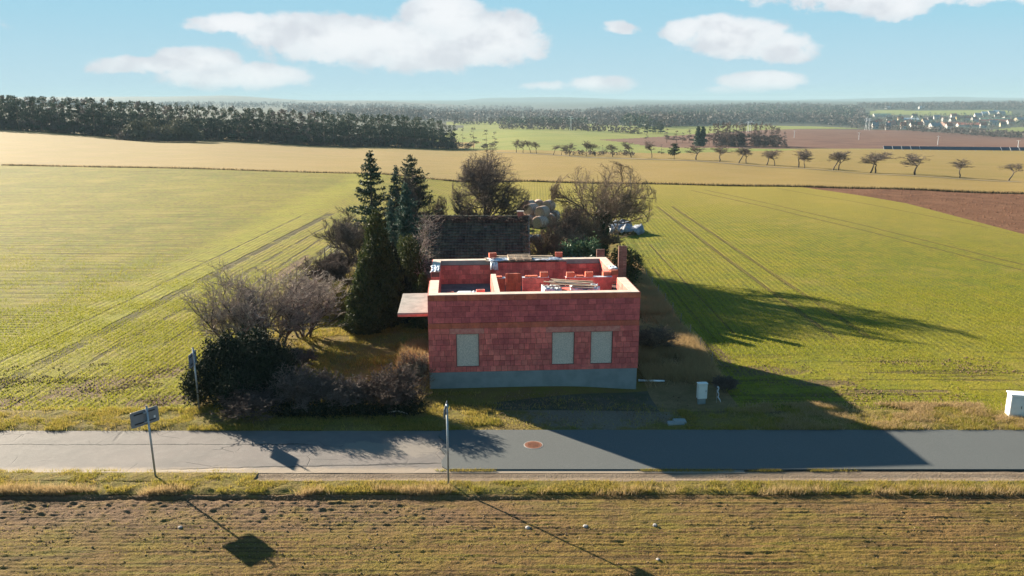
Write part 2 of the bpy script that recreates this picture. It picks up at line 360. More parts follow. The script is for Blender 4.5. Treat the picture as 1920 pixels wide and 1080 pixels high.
def near_extra(t, P, x, y, nb, nm, nf, c, h):
    st = t.noise(t.comb(t.mul(x, .35), t.mul(y, 4.2), 0), 1.0, 5, .65)
    c = t.mix(t.mul(t.ramp(st, .50, .60), .6), c, (.17, .15, .025))
    c = t.mix(t.ramp(t.noise(P, 5, 5, .7), .60, .72, 0, .7), c, (.30, .22, .14))
    fl_ = t.noise(t.comb(t.mul(x, .16), t.mul(y, 6.5), 0), 1.0, 4, .6); fm = t.ramp(fl_, .54, .62); c = t.mix(t.mul(fm, .6), c, (.075, .05, .028)); h = t.sub(h, t.mul(fm, .8))
    gr = t.mul(t.ramp(y, 20.5, 22.8, 0, 1), t.ramp(x, -6, 3, 1, .3)); c = t.mix(t.mul(gr, t.ramp(nm, .3, .6, .25, .8)), c, (.20, .125, .08))
    return c, h
M['near_field'] = ground_mat('near_field', [(.215, .13, .048), (.20, .145, .032), (.155, .09, .038)], .25, 1.1, 14, bump=1.0, extra=near_extra)
def track_extra(t, P, x, y, nb, nm, nf, c, h):
    q = t.noise(t.comb(t.mul(x, .25), t.mul(y, 9), 0), 1.0, 4, .6); c = t.mix(t.ramp(q, .5, .62, 0, .6), c, (.17, .12, .085)); return c, h
M['dirt_track'] = ground_mat('dirt_track', [(.25, .19, .135), (.29, .225, .165), (.21, .155, .11)], .4, 1.5, 14, bump=.6, extra=track_extra)
# old asphalt
m, t, b = newmat('old_asphalt'); P = t.pos(); x, y, z = t.sep(P)
nb = t.noise(P, .35, 5, .6); nf = t.noise(P, 26, 4, .7); nm = t.noise(P, 2.4, 5, .65)
c = t.mix(t.ramp(nb, .35, .65), (.155, .132, .124), (.12, .108, .103)); c = t.mix(t.ramp(nm, .45, .75, 0, .5), c, (.20, .18, .17))
c = t.mix(t.ramp(nf, .3, .7, 0, .5), c, (.12, .115, .11))
xw = t.add(y, t.mul(t.sub(t.noise(P, .8, 5, .7), .5), .35))
mk = t.mul(t.ramp(t.math('ABSOLUTE', t.sub(xw, t.add(27.62, t.mul(x, .004)))), .02, .055, 1, 0), t.ramp(x, -7.8, -7.2, 1, 0))
edge = t.ramp(t.math('ABSOLUTE', t.sub(t.add(xw, t.mul(x, -.05)), 26.1)), .02, .09, 1, 0); edge = t.mul(edge, t.mul(t.ramp(x, -13, -11), t.ramp(x, -3, -2, 1, 0)))
cr = t.mul(t.ramp(t.voro(t.vec('ADD', P, t.vec('SCALE', (0,0,0))), .9, 'DISTANCE_TO_EDGE'), .004, .018, 1, 0), t.ramp(t.noise(P, .5, 3), .52, .6))
allc = t.math('MAXIMUM', t.math('MAXIMUM', mk, t.mul(edge, .9)), t.mul(cr, .7))
c = t.mix(allc, c, (.05, .045, .045))
pt_ = blob_mask(t, x, y, -4.2, 27.2, 3.2, .8, t.noise(P, 1.5, 5, .7)); c = t.mix(t.mul(pt_, .6), c, (.22, .19, .16))
pt_ = t.ramp(t.add(y, t.mul(t.sub(nm, .5), .5)), 25.45, 25.8, 1, 0); c = t.mix(pt_, c, (.27, .215, .165))
fin_(t, b, c, .85, t.bump(t.sub(t.add(t.mul(nf, .5), t.mul(nm, .8)), t.mul(allc, 1.2)), .5, .03)); M['old_asphalt'] = m
m, t, b = newmat('new_asphalt'); P = t.pos()
c = t.mix(t.ramp(t.noise(P, 45, 3, .8), .3, .7), (.075, .083, .084), (.125, .13, .13)); c = t.mix(t.ramp(t.noise(P, .5, 4), .35, .7, 0, .4), c, (.095, .10, .10))
fin_(t, b, c, .8, t.bump(t.noise(P, 60, 3, .7), .5, .01)); b.inputs['Specular IOR Level'].default_value = .12; M['new_asphalt'] = m
# clay blocks
def clay(name, c1, c2, c3, groove=True):
    m, t, b = newmat(name); P = t.obj(); r = t.rnd(); x, y, z = t.sep(P)
    W = t.pos()
    c = t.mix(r, c1, c2); c = t.mix(t.ramp(t.noise(W, 1.1, 4, .6), .42, .66, 0, .75), c, c3)
    c = t.mix(1.0, c, t.mix(t.math('FRACT', t.mul(r, 7.3)), (.78, .75, .75), (1.16, 1.16, 1.16)), 'MULTIPLY')
    c = t.mix(1.0, c, t.mix(t.ramp(t.noise(W, 5, 6, .7), .3, .7), (.78, .76, .78), (1.15, 1.12, 1.1)), 'MULTIPLY')
    g = t.math('SINE', t.mul(t.add(x, y), 2*math.pi/.055)); c = t.mix(t.mul(t.ramp(g, .2, 1), .30), c, tuple(q*.6 for q in c3))
    c = t.mix(t.ramp(t.noise(P, 26, 4, .7), .45, .8, 0, .35), c, (.42, .26, .22))
    fin_(t, b, c, .88, t.bump(t.add(t.mul(g, .4), t.noise(P, 40, 4, .6)), .5 if groove else .25, .012)); return m
M['block'] = clay('red_clay_block', (.86, .225, .175), (.74, .155, .13), (.56, .11, .105))
M['block_orange'] = clay('orange_clay_block', (.66, .165, .085), (.60, .14, .08), (.54, .12, .08))
M['block_dark'] = clay('upper_red_clay_block', (.76, .16, .145), (.64, .13, .125), (.48, .09, .10))
M['block_pink'] = simple('lintel_clay', (.62, .24, .19), (.52, .15, .12), 6, .85, .3, 40, rnd=.15)
M['mortar'] = simple('mortar_core', (.16, .07, .06), (.12, .05, .045), 5, .95, .4)
M['cream'] = simple('pale_mortar_bed', (.60, .50, .42), (.48, .39, .33), 3, .9, .3, 40)
M['concrete'] = simple('grey_concrete', (.30, .28, .26), (.21, .20, .19), 2.2, .9, .4, 22)
M['plinth'] = simple('cement_plinth', (.235, .255, .255), (.185, .205, .21), 1.6, .92, .35, 18)
M['board'] = simple('grey_chipboard', (.72, .59, .49), (.44, .37, .31), 24, .9, .5, 60)
M['slabfloor'] = simple('attic_floor', (.17, .15, .15), (.11, .10, .10), 2, .95, .4)
M['wood'] = simple('sawn_wood', (.46, .35, .25), (.34, .25, .18), 5, .85, .2, 30, rnd=.25)
M['oldwood'] = simple('weathered_wood', (.26, .235, .21), (.17, .155, .14), 5, .9, .3, 30, rnd=.2)
M['steel'] = simple('galvanised_steel', (.36, .39, .42), (.28, .31, .34), 5, .5, .0, metal=.55, spec=.5)
M['steel_back'] = simple('grey_sign_back', (.20, .225, .26), (.17, .19, .225), 3, .55, .0, metal=.3, spec=.4)
M['dark_metal'] = simple('dark_channel', (.035, .04, .05), None, 3, .6, metal=.2)
M['white_paint'] = simple('pale_cabinet_paint', (.62, .63, .60), (.52, .53, .50), 2, .6, .05, 20, spec=.4)
M['white_side'] = simple('white_box_paint', (.80, .80, .78), (.70, .70, .69), 2, .6, .05, 20, spec=.4)
M['label'] = simple('white_sticker', (.75, .76, .78), None, 3, .5)
M['rust'] = simple('rusty_iron', (.23, .085, .045), (.14, .06, .04), 18, .9, .6, 30)
M['plastic'] = simple('white_film', (.62, .66, .72), (.42, .46, .53), 9, .35, .5, 14, spec=.6)
M['tarp'] = simple('pale_sheet', (.24, .26, .30), (.15, .165, .20), 3, .5, .3, 6)
M['bark'] = simple('grey_brown_bark', (.115, .092, .075), (.065, .052, .045), 6, .95, .5, 22, rnd=.2)
M['bark_light'] = simple('pale_walnut_bark', (.17, .135, .10), (.10, .08, .06), 6, .95, .5, 22, rnd=.2)
M['twig'] = simple('bare_twigs', (.15, .115, .098), (.09, .07, .062), 3, .9, rnd=.4)
M['twig_grey'] = simple('grey_twigs', (.36, .295, .25), (.19, .155, .135), 3, .9, rnd=.4)
M['twig_tan'] = simple('tan_twigs', (.25, .185, .125), (.15, .11, .08), 3, .9, rnd=.4)
M['twig_pink'] = simple('reddish_twigs', (.11, .072, .06), (.06, .043, .037), 3, .9, rnd=.4)
M['deadwood'] = simple('bleached_wood', (.62, .57, .52), (.5, .45, .41), 3, .8)
M['spruce'] = leafmat('spruce_needles', (.028, .05, .03), (.055, .085, .05), .12)
M['blue_spruce'] = leafmat('blue_spruce_needles', (.03, .056, .042), (.055, .09, .068), .12)
M['thuja'] = leafmat('thuja_leaf', (.025, .042, .018), (.075, .085, .022), .18)
M['thuja_gold'] = leafmat('golden_thuja_leaf', (.10, .095, .02), (.19, .15, .025), .25)
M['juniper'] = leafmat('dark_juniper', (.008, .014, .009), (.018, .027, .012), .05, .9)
M['ivy'] = leafmat('ivy_leaf', (.02, .045, .018), (.05, .085, .035), .15, .45)
M['glossy'] = leafmat('glossy_leaf', (.045, .10, .04), (.12, .19, .10), .2, .3)
M['pine'] = leafmat('far_pine_needles', (.028, .045, .028), (.05, .066, .04), .12, spread=.3, scale=.1)
M['bare_mass'] = leafmat('far_bare_crown', (.08, .064, .06), (.10, .08, .074), .15, spread=.2, scale=.05)
M['bare_red'] = leafmat('copse_crown', (.075, .052, .048), (.12, .085, .075), .12, spread=.3)
M['blade'] = leafmat('grass_blade', (.19, .19, .022), (.38, .28, .075), .5, spread=.0, scale=.8)
M['blade_dry'] = leafmat('dry_grass_blade', (.46, .33, .17), (.33, .23, .11), .45, spread=.0, scale=.8)
M['blade_crop'] = leafmat('winter_crop_blade', (.18, .21, .016), (.29, .27, .025), .5, spread=.0, scale=.3)
M['clod'] = simple('soil_clod', (.22, .145, .085), (.12, .08, .05), 7, .95, .4, 30, coord='pos', rnd=.35)
M['hill_wood'] = simple('wooded_hill', (.05, .05, .045), (.032, .036, .034), .01, .95, coord='pos')
M['stone'] = simple('pale_stone', (.33, .30, .28), (.22, .20, .19), 8, .9, .4, 30)
# ------------------------------------------------------------------ ground
GL, GR, GB = -13.2, 9.5, 76.0          # garden plot: left side, right side, far end
def line_y(x): # far side of the green fields
    return np.interp(x, [-2000, -100, -12, 31, 68, 2000], [158, 158, 137, 117, 104, 90])
# polar-ish sheet, cut along the plot and field lines
us = np.unique(np.concatenate([np.linspace(-1.15, 1.15, 330)]))
ys = [31.0]
while ys[-1] < 8900: ys.append(ys[-1]*(1.0135 if ys[-1] < 1500 else 1.03))
ys = np.array(ys); UU, YY = np.meshgrid(us, ys); XX = UU*YY; ZZ = tz(XX, YY)
nu = len(us); idx = np.arange(len(ys)*nu).reshape(len(ys), nu)
F = np.stack([idx[:-1, :-1], idx[:-1, 1:], idx[1:, 1:], idx[1:, :-1]], -1).reshape(-1, 4)
tmp = mesh_np('tmp', np.stack([XX, YY, ZZ], -1).reshape(-1, 3), F, None)
bm = bmesh.new(); bm.from_mesh(tmp); bpy.data.meshes.remove(tmp)
def cut(x0, y0, x1, y1, ylo, yhi):
    n = Vector((y1-y0, -(x1-x0), 0)).normalized()
    fs = [f for f in bm.faces if ylo < f.verts[0].co.y < yhi]
    g = set(fs); 
    for f in fs: g.update(f.verts); g.update(f.edges)
    bmesh.ops.bisect_plane(bm, geom=list(g), plane_co=(x0, y0, 0), plane_no=n, dist=1e-5)
cut(GL, 31, GL-1.6, GB, 28, 82); cut(GR, 31, GR, GB, 28, 82); cut(-20, GB, 20, GB, 70, 82)
cut(-100, 158, -12, 137, 120, 170); cut(-12, 137, 31, 117, 100, 145); cut(31, 117, 68, 104, 90, 130)
cut(41, 113.5, 47, 95, 84, 122); cut(47, 95, 49.0, 60, 55, 100)
cut(6.1, 31, 6.1, 60, 28, 64); cut(-3.5, 31, 6.1, 34, 28, 36)
def plough_edge(y): return np.interp(y, [60, 95, 113.5, 118], [49.0, 47, 41, 37])
poly_cache = {}
def poly(pts): return np.array([at(*p)[:2] for p in pts])
def inpoly(x, y, P):
    ins = False; n = len(P); j = n-1
    for i in range(n):
        if (P[i][1] > y) != (P[j][1] > y) and x < (P[j][0]-P[i][0])*(y-P[i][1])/(P[j][1]-P[i][1])+P[i][0]: ins = not ins
        j = i
    return ins
brown_far = poly([(1120, 262), (1300, 252), (1440, 243), (1620, 243), (1800, 250), (1930, 258), (2060, 262), (2060, 281), (1920, 280), (1640, 279), (1250, 277), (1180, 268)])
pale_hill = poly([(1250, 244), (1330, 236), (1420, 234), (1530, 237), (1620, 241), (1440, 243), (1300, 251)])
green_hill = poly([(1620, 216), (1640, 207), (1860, 206), (1900, 209), (1900, 216)])
green_far2 = poly([(840, 228), (1000, 226), (1110, 232), (1110, 236), (900, 236), (840, 234)])
green_side = poly([(1830, 246), (1900, 239), (2060, 232), (2060, 252), (1900, 254)])
buck = {}
for f in bm.faces:
    c = f.calc_center_median(); x, y = c.x, c.y
    if y > 175 or (y > line_y(x)):
        lim = np.interp(x, [-21, 5, 60, 160, 400], [395, 330, 300, 425, 420]) if x > -21 else 1e9
        if y < 430 and y < lim or (x < -21 and y < 520): k = 'stubble_field'
        elif inpoly(x, y, brown_far): k = 'ploughed_field_far'
        elif inpoly(x, y, pale_hill) or inpoly(x, y, green_hill) or inpoly(x, y, green_far2) or inpoly(x, y, green_side): k = 'far_meadow'
        elif y < 1150 and x < 300 and x > -60: k = 'meadow'
        elif y < 470: k = 'stubble_field'
        else: k = 'distant_land'
    elif y < GB and GL-1.6*(y-31)/(GB-31) < x < GR:
        if y < 62 and x > 6.1: k = 'dry_grass_ground'
        elif x > -3.5 and y < 31+3*(x+3.5)/9.6: k = 'dirt_yard'
        else: k = 'garden_lawn'
    elif x < 0 or y > 100 and x < 25 and False: k = 'green_field_left'
    elif x > plough_edge(y): k = 'ploughed_field'
    else: k = 'green_field_right'
    buck.setdefault(k, []).append(f)
gm = {'stubble_field': 'stubble', 'ploughed_field_far': 'plough_far', 'far_meadow': 'green_far', 'meadow': 'green_far', 'distant_land': 'far_land',
      'dry_grass_ground': 'dry_ground', 'dirt_yard': 'yard', 'garden_lawn': 'lawn', 'green_field_left': 'left_field', 'ploughed_field': 'plough', 'green_field_right': 'right_field'}
for k, fs in buck.items():
    vi = {}; V = []; FF = []
    for f in fs:
        ff = []
        for v in f.verts:
            i = vi.get(v.index)
            if i is None: i = vi[v.index] = len(V); V.append(v.co[:])
            ff.append(i)
        FF.append(ff)
    me = bpy.data.meshes.new(k); me.from_pydata(V, [], FF); me.materials.append(M[gm[k]])
    me.polygons.foreach_set('use_smooth', [True]*len(me.polygons)); me.update()
    tag(link(k, me), kind='structure')
bm.free()
# near strips
def axis(lo, hi, step, out):
    a = list(np.arange(lo, hi+1e-6, step)); s = step
    l, r = [], []
    q = a[0]
    while q > -out: s *= 1.25; q -= s; l.append(q)
    s = step; q = a[-1]
    while q < out: s *= 1.25; q += s; r.append(q)
    return np.array(l[::-1]+a+r)
def strip(name, xs, ys, zf, mat, smooth=True):
    Xg, Yg = np.meshgrid(xs, ys); Z = zf(Xg, Yg)+tz(Xg, Yg)
    n = len(xs); idx = np.arange(Xg.size).reshape(Xg.shape)
    F = np.stack([idx[:-1, :-1], idx[:-1, 1:], idx[1:, 1:], idx[1:, :-1]], -1).reshape(-1, 4)
    return tag(link(name, mesh_np(name, np.stack([Xg, Yg, Z], -1).reshape(-1, 3), F, mat, smooth)), kind='structure')
ROAD_F, ROAD_N, VN, NF = 28.85, 25.45, 24.55, 23.75     # far kerb line, near edge, verge, near field edge
def near_z(x, y):
    wob = (fbm(x*.5, y*.5, 3)-.5)*.16; z = .010*np.sin((y+wob)*2*math.pi/.19)*np.clip(fbm(x*.45, y*2.5, 14)*2.6-.7, 0, 1.1)
    z = z+.045*(fbm(x*1.9, y*4.2, 5)-.5)+.05*(fbm(x*7.5, y*9.5, 9)-.5)
    rough = np.clip((y-21.3)/1.5, 0, 1)*np.clip((2-x)/8, .25, 1); z = z+rough*.09*np.maximum(fbm(x*5, y*5, 12)-.5, 0)*2
    ed = np.clip((y-23.1)/.55, 0, 1); fur = np.exp(-((y-23.5-.1*(fbm(x*.7, y*0, 2)-.5))/.12)**2)
    z = z*(1-.3*ed)-.11*fur*np.clip((4-x)/5, .25, 1)
    return z - .03*(y < 13.5)
strip('near_field', axis(-21, 21, .06, 90), np.concatenate([[10, 12], np.arange(13.5, NF+.001, .035)]), near_z, M['near_field'])
def verge_n(x, y):
    e = np.clip((y-NF)/.25, 0, 1)*np.clip((VN+.75*(x < -2)-y)/.2, 0, 1)
    return e*(.03+.12*np.maximum(fbm(x*1.6, y*2.5, 21)-.35, 0)+.06*fbm(x*6, y*6, 23)*1)
xs_v = axis(-21, 21, .1, 90)
strip('grass_verge_near', xs_v, np.arange(NF, VN+.001, .08), lambda x, y: np.clip((y-NF)/.25, 0, 1)*(.03+.10*np.maximum(fbm(x*1.6, y*2.5, 21)-.35, 0)+.05*fbm(x*6, y*6, 23)), M['verge'])
strip('grass_strip_left', np.array([q for q in xs_v if q <= -8.6]), np.arange(VN, ROAD_N-.1, .08), lambda x, y: .015+np.clip((-8.6-x)/2.2, 0, 1)*np.clip((ROAD_N-.12-y)/.25, 0, 1)*(.03+.10*np.maximum(fbm(x*1.6, y*2.5, 21)-.35, 0)+.05*fbm(x*6, y*6, 23)), M['verge'])
strip('dirt_track', np.array([-10.2, -9.4]+[q for q in xs_v if q > -8.6]), np.arange(VN, ROAD_N+.01, .07), lambda x, y: .02*(fbm(x*2, y*6, 33)-.5)-.03*np.exp(-((y-24.95)/.12)**2), M['dirt_track'])
strip('old_road', np.array([q for q in axis(-21, 8, .2, 90) if q < 8]), np.arange(ROAD_N-.2, ROAD_F+.01, .15), lambda x, y: .012+.02*(fbm(x*.8, y*1.5, 41)-.5)*(x < -3), M['old_asphalt'])
# newer asphalt laid on top, with a broken left end and a real edge
mb = MB(); ey = [ROAD_N+.02, 25.7, 26.1, 26.6, 27.1, 27.7, 28.3, ROAD_F]; ex = [-2.25, -2.4, -2.55, -2.35, -2.6, -2.5, -2.75, -2.7]
vs = [(ex[i]+.05*math.sin(i*4), ey[i], .055) for i in range(8)]+[(90, ROAD_F, .055), (90, ROAD_N+.02, .055)]
vs = vs+[(x, y, .0) for x, y, _ in vs]; n = 10
mb.add(vs, [tuple(range(n-1, -1, -1))]+[(i, (i+1) % n, n+(i+1) % n, n+i) for i in range(n)])
tag(mb.build('road', M['new_asphalt']), kind='structure')
strip('grass_verge_far', xs_v, np.concatenate([np.arange(ROAD_F, 31.0, .09), [31.0]]), lambda x, y: np.clip((y-ROAD_F)/.3, 0, 1)*np.clip((31.0-y)/.3, 0, 1)*np.where((x > -1.5) & (x < 6), .25, 1.)*(.02+.16*np.maximum(fbm(x*1.2, y*1.8, 51)-.35, 0)+.05*fbm(x*6, y*6, 53)), M['verge'])
def lay(name, pts, mat, z=.03, th=.02):
    mb = MB(); n = len(pts); mb.add([(x, y, z+tz1(x, y)) for x, y in pts]+[(x, y, z-.25+tz1(x, y)) for x, y in pts], [tuple(range(n))]+[(i, n+i, n+(i+1) % n, (i+1) % n) for i in range(n)])
    return tag(mb.build(name, mat), kind='structure')
G = MB(); G.add([(-4000, -3000, -.12), (4000, -3000, -.12), (4000, 31.0, -.12), (-4000, 31.0, -.12)], [(0, 1, 2, 3)]); tag(G.build('ground', M['near_field']), kind='structure')
G = MB(); G.add([(-12000, 20, -60.), (12000, 20, -60.), (12000, 10500, -60.), (-12000, 10500, -60.)], [(0, 1, 2, 3)]); tag(G.build('valley_floor', M['far_land']), kind='structure')
# verge far edge of the grass over the road: ragged clumps come with the blades below

# ------------------------------------------------------------------ hills on the horizon
def ridge(name, D, pts, mat, deep=700):
    xs = []; V = []; F = []
    px = np.linspace(pts[0][0], pts[-1][0], 160); yy = np.interp(px, [p[0] for p in pts], [p[1] for p in pts])
    yy = yy + (fbm(px*.03, px*0+D, 4)-.5)*1.6
    for i, (p, y) in enumerate(zip(px, yy)):
        x = (p-960)/FPX*D*.985; z = ztop(y, D); k = len(V)
        V += [(x*.94, D-deep, -40), (x*.97, D-deep*.4, (z*.72-11)), (x, D, z), (x*1.1, D+deep, -40)]
        if i: F += [(k-4, k, k+1, k-3), (k-3, k+1, k+2, k-2), (k-2, k+2, k+3, k-1)]
    return tag(link(name, mesh_np(name, np.array(V), np.array(F), mat, True)), kind='structure')
ridge('hills', 8600, [(-900, 187), (330, 188), (420, 182), (545, 187), (600, 190), (850, 189), (930, 183), (1060, 182), (1180, 187), (1450, 188), (1650, 184), (1760, 181), (1920, 184), (2500, 182)], M['hill_wood'], 500)
ridge('hills', 3700, [(-900, 196), (480, 196), (600, 191), (720, 190), (860, 197), (1000, 202), (1110, 200), (1180, 197), (1330, 196), (1500, 193), (1700, 192), (1920, 190), (2600, 189)], M['hill_wood'], 500)
ridge('hills', 5200, [(-900, 185), (350, 181), (430, 179), (545, 186), (600, 190), (680, 188), (800, 196), (1000, 199), (1150, 204), (1250, 196), (1500, 193), (1920, 187), (2600, 187)], M['hill_wood'], 700)

# ------------------------------------------------------------------ plant builders
def unit(v): return v/np.maximum(np.linalg.norm(v, axis=-1, keepdims=True), 1e-9)
def leaf_tris(P, size, up=.0, aspect=1.0, r=None):
    r = r or rng; n = len(P); d = unit(r.normal(size=(n, 3))+np.array([0, 0, up])); e = unit(np.cross(d, r.normal(size=(n, 3))))
    s = (size*r.uniform(.6, 1.4, (n, 1))); a = P-e*s*.5*aspect; b = P+e*s*.5*aspect; c = P+d*s
    V = np.stack([a, b, c], 1).reshape(-1, 3); F = np.arange(3*n).reshape(-1, 3); return V, F
def blobs_pts(blobs, n, shell=.45, r=None):
    r = r or rng; B = np.array(blobs, float); vol = B[:, 3]*B[:, 4]*B[:, 5]; pick = r.choice(len(B), n, p=vol/vol.sum()); b = B[pick]
    d = unit(r.normal(size=(n, 3))); rad = (shell+(1-shell)*r.uniform(0, 1, (n, 1)))**.7
    rad = rad*(1+.18*r.normal(size=(n, 1)))
    return b[:, :3]+d*rad*b[:, 3:6]
def tubes(segs, n=3):
    """segs: array rows x0 y0 z0 x1 y1 z1 r0 r1"""
    S = np.array(segs, float); p = S[:, 0:3]; q = S[:, 3:6]; t = unit(q-p); ref = np.where(np.abs(t[:, 2:3]) > .9, [[1., 0, 0]], [[0, 0, 1.]])
    a = unit(np.cross(t, ref)); b = np.cross(t, a); V = []
    for k in range(n):
        c, s = math.cos(2*math.pi*k/n), math.sin(2*math.pi*k/n); V.append(p+(a*c+b*s)*S[:, 6:7])
    for k in range(n):
        c, s = math.cos(2*math.pi*k/n), math.sin(2*math.pi*k/n); V.append(q+(a*c+b*s)*S[:, 7:8])
    V = np.stack(V, 1).reshape(-1, 3); base = (np.arange(len(S))*2*n)[:, None]; F = []
    for k in range(n): j = (k+1) % n; F.append(base+np.array([[k, j, n+j, n+k]]))
    return V, np.concatenate(F, 0)
def nrm(v):
    l = math.sqrt(v[0]*v[0]+v[1]*v[1]+v[2]*v[2]) or 1; return (v[0]/l, v[1]/l, v[2]/l)
def grow(out, p, d, L, r, lev, rd, Q):
    ns = Q['n'][lev]; st = L/ns; wig = Q['wig'][lev]; tr = Q['trop'][lev]; mx = len(Q['n'])-1; r0 = r
    for i in range(ns):
        d = nrm((d[0]+rd.gauss(0, wig), d[1]+rd.gauss(0, wig), d[2]+rd.gauss(0, wig)+tr))
        q = (p[0]+d[0]*st, p[1]+d[1]*st, p[2]+d[2]*st); r1 = r0*(1-(1-Q['tap'])*(i+1)/ns)
        out.append((*p, *q, r, r1, lev)); r = r1; p = q
        if lev < mx and (i+1)/ns >= Q['start'][lev]:
            k = Q['kids'][lev]; k = int(k)+(rd.random() < k-int(k))
            for _ in range(k):
                ang = R(rd.uniform(*Q['ang'][lev])); Q['_c'] = Q.get('_c', 0)+1; ph = Q['_c']*2.39996+rd.uniform(-.5, .5)
                o = nrm((d[1]*.3+.01-d[2], d[2]-d[0]*.3, d[0]-d[1]+.013)); c2 = nrm((d[1]*o[2]-d[2]*o[1], d[2]*o[0]-d[0]*o[2], d[0]*o[1]-d[1]*o[0])); o = nrm((c2[1]*d[2]-c2[2]*d[1], c2[2]*d[0]-c2[0]*d[2], c2[0]*d[1]-c2[1]*d[0]))
                e = tuple(d[j]*math.cos(ang)+(o[j]*math.cos(ph)+c2[j]*math.sin(ph))*math.sin(ang) for j in range(3))
                if e[2] < -.25: e = (e[0], e[1], -e[2]*.5)
                grow(out, p, nrm(e), L*Q['len'][lev]*rd.uniform(.65, 1.2)*(1-.35*i/ns), max(r*.68, Q['rmin']), lev+1, rd, Q)
FRUIT = dict(n=[3, 5, 4, 4, 3], wig=[.10, .22, .25, .25, .25], trop=[0, .10, .06, .05, .02], tap=.55, start=[.6, .3, .25, .2, 0], kids=[2.6, 1.5, 1.5, 1.6, 0], ang=[(35, 60), (30, 65), (30, 70), (25, 65), (20, 50)], len=[1.25, .62, .6, .6, .6], rmin=.009)
WALNUT = dict(n=[4, 7, 6, 5, 4], wig=[.08, .16, .2, .22, .25], trop=[0, .03, .04, .05, .04], tap=.5, start=[.5, .25, .2, .2, 0], kids=[3.2, 1.3, 1.25, 1.3, 0], ang=[(30, 75), (30, 60), (30, 60), (25, 60), (20, 50)], len=[1.35, .6, .58, .55, .6], rmin=.013)
DENSE = dict(n=[4, 6, 5, 5, 4], wig=[.08, .16, .2, .22, .25], trop=[0, .06, .05, .03, .0], tap=.5, start=[.3, .2, .2, .2, 0], kids=[2.6, 1.6, 1.5, 1.7, 0], ang=[(20, 60), (25, 60), (30, 65), (25, 60), (20, 50)], len=[1.1, .6, .58, .55, .6], rmin=.010)
SHOOT = dict(n=[5, 5, 4, 4], wig=[.12, .16, .2, .24], trop=[.02, .07, .10, .08], tap=.45, start=[.15, .15, .15, 0], kids=[1.75, 1.55, 1.55, 0], ang=[(20, 65), (20, 60), (20, 55), (20, 50)], len=[.62, .62, .62, .6], rmin=.011)
def bare_parts(seed, h, wd, Q, trunk_r, trunk_frac=.3, lean=(0, 0), split=2, sides=(6, 3), stems=1, zmin=0, flat=1.0):
    rd = random.Random(seed); out = []
    for s_ in range(stems):
        a = rd.uniform(0, 6.28); sp = 0 if stems == 1 else rd.uniform(.1, .6)
        d0 = nrm((lean[0]+math.cos(a)*sp, lean[1]+math.sin(a)*sp, 1)); o = (0, 0, 0) if stems == 1 else (math.cos(a)*.16*rd.random()*wd*.5, math.sin(a)*.16*rd.random()*wd*.5, 0)
        grow(out, o, d0, h*trunk_frac*rd.uniform(.85, 1.15), trunk_r, 0, rd, Q)
    S = np.array(out)
    mz = np.quantile(S[:, 5], .997); mw = np.quantile(np.abs(np.concatenate([S[:, 3]-np.median(S[:, 3])])), .97)*2
    sz = h/max(mz, .1); sx = wd/max(mw, .1)
    S[:, [2, 5]] = S[:, [2, 5]]*sz; S[:, [0, 3, 1, 4]] *= sx; S[:, [1, 4]] *= flat
    S[:, [2, 5]] = np.maximum(S[:, [2, 5]], 0.0)
    if Q.get('round'):
        lo, hi = Q['round']
        for c0 in (0, 3):
            q = S[:, c0:c0+3].copy(); cz = h*(lo+hi)/2; rz_ = h*(hi-lo)/2; n_ = np.stack([q[:, 0]/(wd*.5), q[:, 1]/(wd*.5*flat), (q[:, 2]-cz)/rz_], 1)
            up_ = (q[:, 2] > h*lo) & (S[:, 8] > 0); l = np.maximum(np.linalg.norm(n_, axis=1), 1e-6); k_ = np.where(up_ & (l > .92), (.92+(l-.92)*.22)/l, 1)
            S[:, c0] = q[:, 0]*k_; S[:, c0+1] = q[:, 1]*k_; S[:, c0+2] = cz+(q[:, 2]-cz)*k_
    th = S[S[:, 8] <= split]; tn = S[S[:, 8] > split]
    return tubes(th[:, :8], sides[0]), tubes(tn[:, :8], sides[1])
def bare_tree(name, x, y, h, wd, seed, label, cat='tree', Q=FRUIT, tr=.14, tf=.3, lean=(0, 0), bark='bark', twig='twig', group=None, stems=1, part=('trunk', 'crown'), rz=0, z=None, split=2, flat=1.0):
    root = empty(name, (x, y, (tz1(x, y) if z is None else z)-.03), rz, label, cat, group)
    (V, F), (V2, F2) = bare_parts(seed, h, wd, Q, tr, tf, lean, stems=stems, split=split, flat=flat)
    link(part[0], mesh_np(part[0], V, F, M[bark], True), root); link(part[1], mesh_np(part[1], V2, F2, M[twig]), root)
    return root
